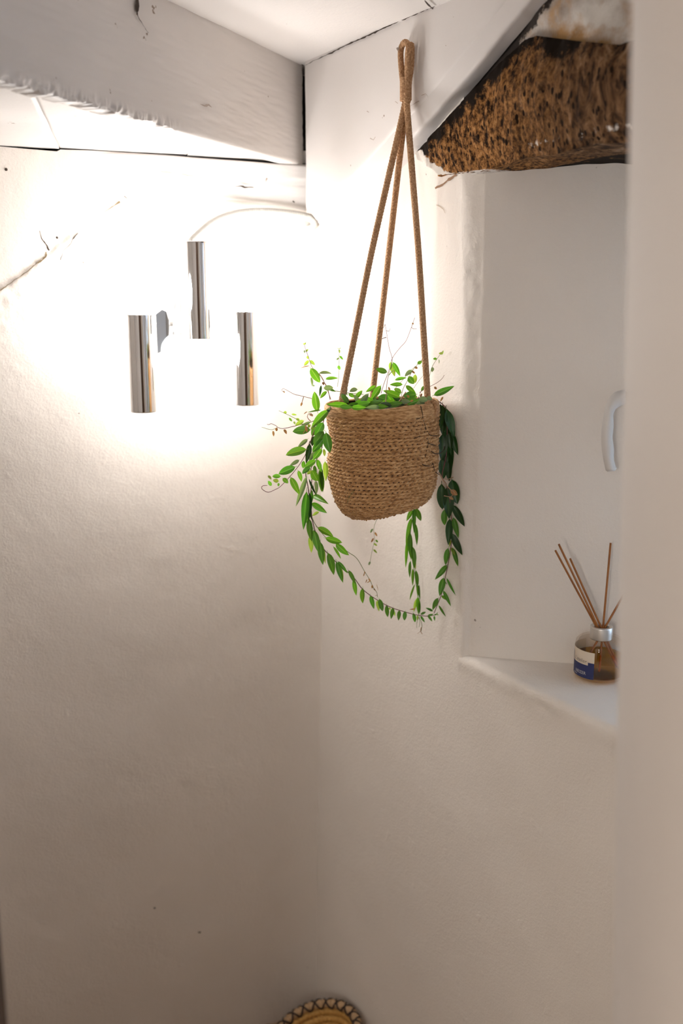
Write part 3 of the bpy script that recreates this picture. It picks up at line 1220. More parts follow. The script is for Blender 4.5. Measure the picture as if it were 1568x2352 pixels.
# ------------------------------------------------------------------ hanging basket planter
PC = hit(879, 1052, C0 + NR * 0.110, NR)
dep = (PC - Vector((0, 0, H))).dot(Vector((0, ct, -st)))
RP = 129 / F * dep
zt_ = at(880, 934, PC.y).z + 0.004
zb_ = at(880, 1176, PC.y).z
HP = zt_ - zb_
cam_d.dof.focus_distance = dep - 0.05
M_JUTE = mat('jute_weave', (0.45, 0.28, 0.15), 0.9)
t = NT(M_JUTE)
th_ = t.noise(1, 3, 0.6, stretch=(90, 90, 420))
c = t.ramp(th_, [(0.30, (0.24, 0.105, 0.032)), (0.45, (0.46, 0.24, 0.090)), (0.58, (0.62, 0.36, 0.155)), (0.75, (0.76, 0.50, 0.27))])
t.color(c)
t.b.inputs['Sheen Weight'].default_value = 0.08
t.b.inputs['Sheen Roughness'].default_value = 0.6
t.normal(t.bump(t.noise(900, 3, 0.7), 0.6, 0.0008))
M_CORD = mat('jute_cord', (0.45, 0.27, 0.14), 0.85)
t = NT(M_CORD)
c = t.ramp(t.noise(350, 3, 0.6), [(0.3, (0.30, 0.15, 0.065)), (0.55, (0.50, 0.29, 0.15)), (0.75, (0.66, 0.44, 0.26))])
t.color(c)
t.normal(t.bump(t.noise(1200, 3, 0.7), 0.5, 0.0006))

planter = empty('hanging_planter', PC, 'round jute basket planter hanging on three braided cords, full of trailing plant', 'planter')
tiltM = Matrix.Rotation(math.radians(-2.2), 3, Vector((0, 1, 0)))
NS, NR_ = 62, 42
na, nv_ = NS * 10, NR_ * 9
th = np.linspace(0, 2 * math.pi, na, endpoint=False)
sv = np.linspace(0, 1, nv_)
# outline from rim (s=0) to bottom centre (s=1)
ol = [(0.955, 1.0), (0.985, 0.97), (1.0, 0.9), (1.0, 0.8), (0.995, 0.7), (0.99, 0.6), (0.985, 0.5), (0.975, 0.4), (0.95, 0.3), (0.91, 0.2), (0.84, 0.11), (0.74, 0.045), (0.6, 0.012), (0.35, 0.0), (0.0, 0.0)]
ol = np.array(ol)
ar = np.concatenate([[0], np.cumsum(np.hypot(np.diff(ol[:, 0]) * RP, np.diff(ol[:, 1]) * HP))])
rr = np.interp(sv * ar[-1], ar, ol[:, 0]) * RP
zz_ = np.interp(sv * ar[-1], ar, ol[:, 1]) * HP - HP / 2
dr_ = np.gradient(rr)
dz_ = np.gradient(zz_)
nl = np.hypot(dr_, dz_)
nrr, nzz = -dz_ / nl, dr_ / nl
TH, SV = np.meshgrid(th, sv, indexing='ij')
rows_ = SV * NR_
ri = np.floor(rows_)
rf = rows_ - ri
hs = _h(ri.astype(np.int64), ri.astype(np.int64) * 3 + 1, 5 + 0 * ri.astype(np.int64), 3)
ph = TH / (2 * math.pi) * NS + ri * 0.5 + hs * 0.45 + 0.8 * rf
rowp = np.abs(np.sin(math.pi * rf)) ** 1.15
sti = np.abs(np.sin(math.pi * ph)) ** 0.95
stc = np.floor(ph).astype(np.int64)
var = _h(stc, ri.astype(np.int64), 0 * stc, 11)
pq = rowp * sti
un = 1 - (1 - rowp) * (1 - sti)
dsp = 0.0015 * pq * (0.8 + 0.9 * var) + 0.0056 * un - 0.0058
fade = np.clip((SV - 0.055) / 0.03, 0, 1)
fadeb = np.clip((0.97 - SV) / 0.05, 0, 1)
dsp = dsp * fade * fadeb
c3 = np.stack([np.cos(TH) * 1.3, np.sin(TH) * 1.3, zz_[None, :] * 12 + 0 * TH], -1)
soft = 0.0028 * fbm(c3, 1.0, 3, 171) + 0.006 * fbm(c3, 0.45, 1, 175) - 0.006 * np.exp(-((np.cos(TH - 3.25) - 1) / 0.08) ** 2) * np.exp(-((SV - 0.22) / 0.10) ** 2)
low = np.clip(1 - SV * 3, 0, 1)
Rr = rr[None, :] * 1 + nrr[None, :] * (dsp + soft * np.clip((1 - SV) * 3, 0, 1))
Zz = zz_[None, :] + nzz[None, :] * dsp
# underside sags a little to the front left
Zz = Zz + 0.010 * np.clip((SV - 0.5) / 0.3, 0, 1) * np.cos(TH) * 1.0
V = np.stack([np.cos(TH) * Rr, np.sin(TH) * Rr, Zz], -1)
V = V @ np.array(tiltM).T + np.array(tuple(PC))
body = link('basket_body', make_mesh('basket_body', [grid_data(V, closed_u=True)]), M_JUTE, planter)
body['label'] = 'woven jute basket body'
lin = np.array([(r_ * RP - 0.0042, z_ * HP - HP / 2 + (0.004 if z_ < 0.05 else 0) - (0.004 if z_ > 0.95 else 0)) for r_, z_ in ol[:-1]] + [(0.0, -HP / 2 + 0.004)])
lin[:, 0] = np.maximum(lin[:, 0], 0)
THl, Sl = np.meshgrid(np.linspace(0, 2 * math.pi, 96, endpoint=False), np.linspace(0, 1, 60), indexing='ij')
rl = np.interp(Sl * ar[-1], ar, ol[:, 0]) * RP - 0.0029
zl_ = np.interp(Sl * ar[-1], ar, ol[:, 1]) * HP - HP / 2
c3l = np.stack([np.cos(THl) * 1.3, np.sin(THl) * 1.3, zl_ * 12], -1)
softl = 0.0028 * fbm(c3l, 1.0, 3, 171) + 0.006 * fbm(c3l, 0.45, 1, 175) - 0.006 * np.exp(-((np.cos(THl - 3.25) - 1) / 0.08) ** 2) * np.exp(-((Sl - 0.22) / 0.10) ** 2)
rl = np.maximum(rl + softl * np.clip((1 - Sl) * 3, 0, 1), 0)
zl_ = zl_ + 0.010 * np.clip((Sl - 0.5) / 0.3, 0, 1) * np.cos(THl) + 0.004 * (Sl > 0.8)
Vl = np.stack([np.cos(THl) * rl, np.sin(THl) * rl, zl_], -1) @ np.array(tiltM).T + np.array(tuple(PC))
link('liner', make_mesh('liner', [grid_data(Vl, closed_u=True)]), mat('dark_liner', (0.030, 0.016, 0.010), 0.8), planter)
# rolled rim
nr2 = 260
th2 = np.linspace(0, 2 * math.pi, nr2, endpoint=False)
pr2 = []
for k in range(17):
    a_ = 2 * math.pi * k / 16
    pr2.append((RP * 0.972 + 0.0036 * math.cos(a_), HP / 2 - 0.006 + 0.0085 * math.sin(a_)))
pr2 = np.array(pr2)
T2, K2 = np.meshgrid(th2, np.arange(17), indexing='ij')
rj = pr2[:, 0][None, :] + 0.0006 * np.sin(T2 * 150 + K2 * 0.9) + 0.0008 * np.sin(T2 * 3 + 1)
zj = pr2[:, 1][None, :] + 0.0010 * np.sin(T2 * 5 + 0.5) - 0.0015 * np.exp(-((np.sin((T2 - 4.5) / 2)) / 0.2) ** 2)
V2 = np.stack([np.cos(T2) * rj, np.sin(T2) * rj, zj], -1) @ np.array(tiltM).T + np.array(tuple(PC))
link('rim', make_mesh('rim', [grid_data(V2, closed_u=True)]), M_JUTE, planter)

# hook, loops, whipping and cords
hook_u, hook_z = Rh(937, 114, NF)
tp_ = Vector(R(hook_u, at(930, 200, 1.62).z, NF + 0.014))


def onT(x, y, dn=0.0):                               # point on the plane of the loops (just off the plank)
    return hit(x, y, C0 + NR * (NF + 0.014 + dn), NR)


def braid(th, i):
    s = i * 0.0009
    a_ = np.sin(6 * th + s * 1250)
    b_ = np.sin(6 * th - s * 1250)
    return 1 + 0.16 * np.maximum(a_, b_) - 0.05 + 0.05 * a_ * b_


rc = 0.0046
def cord(pts, r=rc):
    return tube_obj('cord', pts, r, M_CORD, planter, 26, 0.0009, braid)


def jit(p):
    return p


loopc = tube_obj('hanging_loop', [onT(930, 236), onT(925, 190), onT(921, 150), onT(920, 118), onT(925, 101, 0.001), onT(932, 97, 0.002), onT(938, 108, 0.003), onT(937, 150, 0.003), onT(935, 190, 0.002), onT(934, 236)], rc * 0.92, M_CORD, planter, 26, 0.0009, braid)
loopd = tube_obj('hanging_loop', [onT(933, 236, -0.004), onT(932, 190, -0.004), onT(935, 150, -0.005), onT(937, 118, -0.004), onT(941, 104, -0.003), onT(945, 108, -0.003), onT(944, 150, -0.003), onT(939, 190, -0.003), onT(936, 236, -0.003)], rc * 0.92, M_CORD, planter, 26, 0.0009, braid)
# whipping: helix of thin twine
wh = []
nt_ = 16
for k in range(nt_ * 10):
    a_ = 2 * math.pi * k / 10
    y = 178 + (232 - 178) * k / (nt_ * 10)
    c_ = onT(931.5, y)
    rr_ = 0.0078
    wh.append(c_ + Vector((math.cos(a_) * rr_, math.sin(a_) * rr_, 0)))
tube_obj('whipping', [tuple(p) for p in wh], 0.0016, M_CORD, planter, 8, 0.0018)


def rimpt(ang, dr=0.0, dz=0.0):
    v = Vector((math.cos(ang) * (RP * 0.972 + dr), math.sin(ang) * (RP * 0.972 + dr), HP / 2 + dz))
    return PC + tiltM @ v


r_back, r_left, r_right = rimpt(math.radians(100)), rimpt(math.radians(221)), rimpt(math.radians(328))


def ang_for(px, front):
    best = None
    for k in range(720):
        a_ = k * math.pi / 360
        p = rimpt(a_)
        d = p - Vector((0, 0, H))
        X = 784 + F * d.x / (d.y * ct - d.z * st)
        if (math.sin(a_) < 0) == front:
            e_ = abs(X - px)
            if best is None or e_ < best[0]:
                best = (e_, a_)
    return best[1]


aL, aM, aR = ang_for(776, True), ang_for(854, False), ang_for(990, True)
for (x1, y1, dn), a_, sag in (((929, 236, 0.001), aL, -0.003), ((931, 238, -0.003), aM, 0.0), ((934, 234, 0.003), aR, 0.002)):
    s = onT(x1, y1 - 20, dn)
    s2 = onT(x1, y1 + 6, dn)
    e_ = rimpt(a_, -0.006, 0.004)
    e2 = rimpt(a_, -0.008, -0.010)
    m_ = (s2 + e_) / 2 + Vector((sag, 0, 0))
    cord([s, s2, s2.lerp(m_, 0.5), m_, m_.lerp(e_, 0.5), e_, e2])
# stitch loop where the right cord grips the rim
pts = []
for k in range(13):
    a_ = 2 * math.pi * k / 12
    pts.append(rimpt(aR + 0.05, 0.0068 * math.cos(a_), -0.007 + 0.0125 * math.sin(a_)))
tube_obj('cord', pts, 0.0032, M_CORD, planter, 12, 0.0009)

# potting soil
M_SOIL = mat('soil', (0.035, 0.022, 0.014), 0.95)
a_ = np.linspace(0, 2 * math.pi, 48, endpoint=False)
rs = np.linspace(0.001, RP * 0.95, 14)
A_, R_ = np.meshgrid(a_, rs, indexing='ij')
S3 = np.stack([np.cos(A_) * R_, np.sin(A_) * R_, HP / 2 - 0.015 + 0 * R_], -1)
S3[..., 2] += 0.006 * fbm(S3, 60, 2, 3)
S3 = S3 @ np.array(tiltM).T + np.array(tuple(PC))
link('soil', make_mesh('soil', [grid_data(S3, closed_u=True)]), M_SOIL, planter)

# screw hook under the loop
M_HOOK = mat('painted_hook', (0.70, 0.66, 0.62), 0.4)
hk = [R(hook_u, hook_z + 0.006, NF - 0.002), R(hook_u, hook_z + 0.006, NF + 0.010), R(hook_u, hook_z - 0.002, NF + 0.020), R(hook_u, hook_z, NF + 0.022)]
ho = tube_obj('screw_hook', hk, 0.0022, M_HOOK, None, 10, 0.001)
tag(ho, 'small screw hook in the white plank that carries the rope loop', 'hook')

# ------------------------------------------------------------------ trailing plant
def leaf_mat(name, col, rib, trans=0.35):
    m = mat(name, col, 0.40)
    t = NT(m)
    oi = t.n('ShaderNodeObjectInfo')
    hsv = t.n('ShaderNodeHueSaturation')
    t.l(t.math('ADD', 0.49, t.math('MULTIPLY', oi.outputs['Random'], 0.02)), hsv.inputs['Hue'])
    t.l(t.math('ADD', 0.78, t.math('MULTIPLY', oi.outputs['Random'], 0.5)), hsv.inputs['Value'])
    sep = t.n('ShaderNodeSeparateXYZ')
    t.l(t.tc.outputs['Object'], sep.inputs[0])
    ab = t.math('ABSOLUTE', sep.outputs[1])
    mid = t.ramp(ab, [(0.02, WHT), (0.05, BLK)])
    edge = t.ramp(ab, [(0.36, BLK), (0.50, WHT)])
    c = t.mix(mid, col, rib)
    c = t.mix(t.math('MULTIPLY', edge, 0.25), c, rib)
    t.l(c, hsv.inputs['Color'])
    t.color(hsv.outputs[0])
    tr = t.n('ShaderNodeBsdfTranslucent')
    tc_ = t.n('ShaderNodeMix', data_type='RGBA', blend_type='MULTIPLY')
    tc_.inputs[0].default_value = 1.0
    t.l(hsv.outputs[0], tc_.inputs[6])
    tc_.inputs[7].default_value = (2.2, 2.1, 0.8, 1)
    t.l(tc_.outputs[2], tr.inputs[0])
    mx = t.n('ShaderNodeMixShader')
    mx.inputs[0].default_value = trans
    out = t.t.nodes['Material Output']
    t.l(t.b.outputs[0], mx.inputs[1])
    t.l(tr.outputs[0], mx.inputs[2])
    t.l(mx.outputs[0], out.inputs[0])
    return m


LM = {
    'd': leaf_mat('leaf_deep_green_shaded', (0.014, 0.055, 0.012), (0.03, 0.09, 0.02), 0.16),  # mature green with the shade right of the pot put into it
    'm': leaf_mat('leaf_green', (0.055, 0.18, 0.018), (0.12, 0.29, 0.045), 0.30),
    'b': leaf_mat('leaf_bright_green', (0.095, 0.28, 0.018), (0.22, 0.42, 0.06), 0.34),
    'y': leaf_mat('leaf_young', (0.22, 0.34, 0.06), (0.32, 0.44, 0.12), 0.40),
    'g': leaf_mat('leaf_grey_green', (0.15, 0.23, 0.13), (0.22, 0.30, 0.18), 0.25),
    'w': leaf_mat('leaf_withered', (0.30, 0.15, 0.06), (0.36, 0.22, 0.10), 0.2),
}
M_STEM = {'p': mat('stem_purple', (0.17, 0.055, 0.055), 0.5), 'g': mat('stem_green', (0.16, 0.20, 0.05), 0.5), 't': mat('root_tan', (0.36, 0.22, 0.12), 0.7), 'k': mat('root_dark', (0.07, 0.04, 0.02), 0.8)}

LEAVES = {}


def leaf_mesh(kind, curv, blunt):
    key = (kind, curv, blunt)
    if key in LEAVES:
        return LEAVES[key]
    n = 9
    vs, fs = [], []
    for i in range(n):
        s = i / (n - 1)
        wv = (math.sin(math.pi * min(1, s) ** (0.86 if blunt else 0.74)) ** (0.72 if blunt else 0.85)) * 0.5
        z = curv * 4 * s * (1 - s)
        for j, yk in enumerate((-1, -0.5, 0, 0.5, 1)):
            vs.append((s, yk * wv, z + 0.055 * abs(yk) * min(1, wv * 2.2) - 0.02 * (1 - abs(yk))))
    for i in range(n - 1):
        for j in range(4):
            a_ = i * 5 + j
            fs.append((a_, a_ + 5, a_ + 6, a_ + 1))
    # petiole
    o = len(vs)
    for s, z in ((-0.10, -0.03), (0.03, 0.0)):
        for y_, dz in ((-0.045, 0), (0, 0.014), (0.045, 0)):
            vs.append((s, y_ * 0.6, z + dz))
    fs += [(o, o + 3, o + 4, o + 1), (o + 1, o + 4, o + 5, o + 2), (o, o + 2, o + 5, o + 3)]
    me = bpy.data.meshes.new('leaf')
    me.from_pydata(vs, [], fs)
    me.update()
    me.materials.append(LM[kind])
    me.polygons.foreach_set('use_smooth', [True] * len(me.polygons))
    LEAVES[key] = me
    return me


K1, K2, K3, K4 = (640, 880, 9.8), (960, 880, 8.4), (660, 1080, 7.84), (980, 1080, 9.8)
K5, K6, K7, K8 = (900, 1160, 7.35), (780, 1260, 6.533), (800, 720, 5.227), (580, 720, 5.345)
KP = (740, 900, 5.227)
YC = PC.y
# stems: block, [(x, y)...], Y start, Y end, width px, material
STEMS = [
    # long left vine in two traced pieces joined by the block change
    ([(K1, [(1180, 560), (1060, 640), (960, 760), (860, 950), (760, 1180), (690, 1420), (640, 1700), (620, 1960)]), (K3, [(330, 100), (370, 300), (400, 560), (435, 820), (490, 1070), (570, 1250), (640, 1400), (710, 1485), (860, 1640), (1080, 1830), (1200, 1940), (1330, 2120)]), (K6, [(440, 690), (560, 770), (700, 850), (830, 905), (960, 945), (1100, 985), (1200, 1003), (1320, 1015), (1420, 1000)])], -0.03, 0.02, 2.3, 'p'),
    ([(K3, [(440, 850), (480, 940), (540, 1030), (690, 1210), (870, 1320), (1100, 1480), (1250, 1590), (1380, 1810), (1490, 1990)]), (K6, [(490, 560), (530, 620), (560, 670), (565, 730)])], -0.02, 0.0, 1.6, 'g'),
    ([(K1, [(1120, 620), (1020, 800), (980, 1080), (980, 1400), (860, 1700), (720, 1930)]), (K3, [(440, 120), (420, 400), (415, 640), (440, 850)])], -0.045, -0.02, 2.3, 'p'),
    ([(K3, [(560, -120), (540, 60), (470, 300), (440, 500), (430, 620)])], 0.0, -0.01, 1.6, 'g'),
    ([(K1, [(1060, 640), (900, 780), (740, 870), (500, 930), (300, 980), (120, 1020), (0, 1010)]), (K8, [(290, 1380), (220, 1350), (195, 1372), (178, 1362)])], -0.03, -0.04, 1.8, 'p'),
    ([(K8, [(300, 1400), (230, 1428), (110, 1395)])], -0.04, -0.045, 1.3, 'g'),
    ([(K1, [(900, 420), (780, 360), (560, 300), (350, 250), (220, 180), (100, 120), (65, 150), (90, 195), (125, 190)])], 0.0, -0.02, 1.4, 'p'),
    ([(K1, [(700, 1300), (620, 1560), (500, 1780), (400, 1920), (200, 2160), (20, 2340)]), (K8, [(290, 2155), (190, 2195), (110, 2150), (125, 2115), (180, 2112)])], -0.03, -0.07, 1.8, 'p'),
    ([(K1, [(560, 880), (480, 850), (200, 710), (0, 620)])], -0.03, -0.03, 1.3, 'g'),
    ([(K8, [(950, 1060), (920, 920), (870, 830), (810, 740), (730, 660), (680, 520), (650, 440), (632, 375)])], -0.02, 0.0, 1.5, 'p'),
    ([(K8, [(960, 1055), (925, 960), (890, 870), (850, 780), (812, 735)])], -0.01, -0.01, 1.8, 'w'),
    ([(K8, [(1040, 900), (1055, 780), (1060, 600), (1062, 430)])], 0.02, 0.03, 1.3, 'g'),
    ([(K7, [(452, 1100), (455, 900), (480, 740), (525, 560), (490, 420), (460, 250), (440, 130)])], -0.03, 0.0, 1.5, 'p'),
    ([(K7, [(390, 960), (430, 830), (480, 700), (525, 540), (620, 410), (690, 330), (750, 180), (795, 50)])], 0.0, 0.02, 1.5, 'p'),
    ([(K7, [(620, 1080), (650, 920), (700, 820), (760, 700), (830, 610), (900, 540)])], 0.0, 0.02, 1.5, 'g'),
    ([(K7, [(560, 900), (650, 800), (740, 690), (800, 640)])], 0.02, 0.03, 1.2, 'g'),
    ([(K7, [(780, 900), (850, 800), (930, 710)])], 0.03, 0.03, 1.0, 'g'),
    ([(K7, [(830, 1030), (870, 940), (930, 820)])], -0.01, 0.01, 1.2, 'p'),
    ([(K7, [(560, 1110), (620, 1040), (690, 940)])], -0.05, -0.05, 3.0, 't'),
    ([(K7, [(450, 1110), (448, 1040), (455, 960)])], -0.06, -0.05, 2.6, 't'),
    ([(K7, [(960, 800), (1000, 650), (1060, 550), (1130, 450)])], 0.03, 0.03, 1.2, 'g'),
    ([(K7, [(850, 950), (930, 900), (1010, 860), (1080, 820), (1125, 780), (1150, 740)])], 0.0, 0.01, 1.3, 'p'),
    ([(K7, [(-160, 930), (0, 955), (180, 972)])], -0.04, -0.02, 1.6, 'g'),
    ([(K7, [(440, 130), (425, 165), (395, 180)])], 0.0, 0.0, 1.3, 'k'),
    ([(K7, [(455, 208), (480, 215), (503, 200), (500, 182)])], 0.0, 0.0, 1.4, 'k'),
    ([(K7, [(455, 285), (430, 300), (400, 303)])], 0.0, 0.0, 2.0, 'k'),
    ([(K7, [(752, 165), (770, 185), (820, 186)])], 0.02, 0.02, 1.3, 'p'),
    ([(K1, [(560, 300), (545, 360), (515, 450)])], -0.01, -0.01, 2.0, 'w'),
    ([(K1, [(720, 860), (660, 800), (640, 740), (670, 690), (740, 680), (770, 720)])], -0.05, -0.05, 1.8, 'w'),
    ([(K1, [(610, 930), (620, 1010), (550, 1130)])], -0.055, -0.055, 2.2, 'w'),
    # vine behind the pot, hanging along the wall
    ([(K5, [(370, -300), (372, 0), (360, 150), (335, 300), (310, 470), (320, 640), (335, 800), (370, 1050), (400, 1300), (435, 1550), (455, 1870), (490, 1960), (505, 2040), (490, 2130)])], 0.055, 0.05, 1.8, 'g'),
    ([(K5, [(450, 1900), (420, 1980), (418, 2080)])], 0.05, 0.05, 1.3, 'g'),
    ([(K5, [(455, 1890), (470, 1990), (455, 2060)])], 0.05, 0.05, 1.3, 'g'),
    ([(K5, [(490, 2120), (470, 2140), (425, 2175)])], 0.05, 0.05, 1.0, 'w'),
    ([(K5, [(500, 2060), (480, 2120), (510, 2180)])], 0.05, 0.05, 2.0, 'w'),
    # right vine between pot and wall
    ([(K2, [(330, 330), (380, 350), (440, 380), (500, 440), (540, 510), (560, 900), (540, 1400)]), (K4, [(340, 120), (430, 300), (490, 520), (535, 800), (548, 1000), (562, 1200), (570, 1400), (540, 1720), (480, 2100)]), (K5, [(900, 1210), (865, 1400), (812, 1570), (760, 1700), (710, 1825)])], 0.0, 0.02, 2.4, 'p'),
    ([(K2, [(400, 1720), (470, 1850), (540, 1960), (620, 2050), (690, 2100), (740, 2120)])], -0.03, -0.03, 3.0, 't'),
    ([(K2, [(500, 1845), (560, 1860), (680, 1815)])], -0.01, -0.01, 1.8, 't'),
    ([(K4, [(385, 575), (450, 590), (530, 600), (590, 560)])], -0.01, -0.01, 2.2, 't'),
    # pale strand under the pot
    ([((0, 0, 1), [(874, 1170), (866, 1190), (858, 1215), (860, 1240), (855, 1262), (848, 1298)])], 0.03, 0.03, 1.1, 'g'),
    ([((0, 0, 1), [(812, 1128), (802, 1140), (797, 1156)])], 0.0, 0.0, 1.0, 'g'),
]
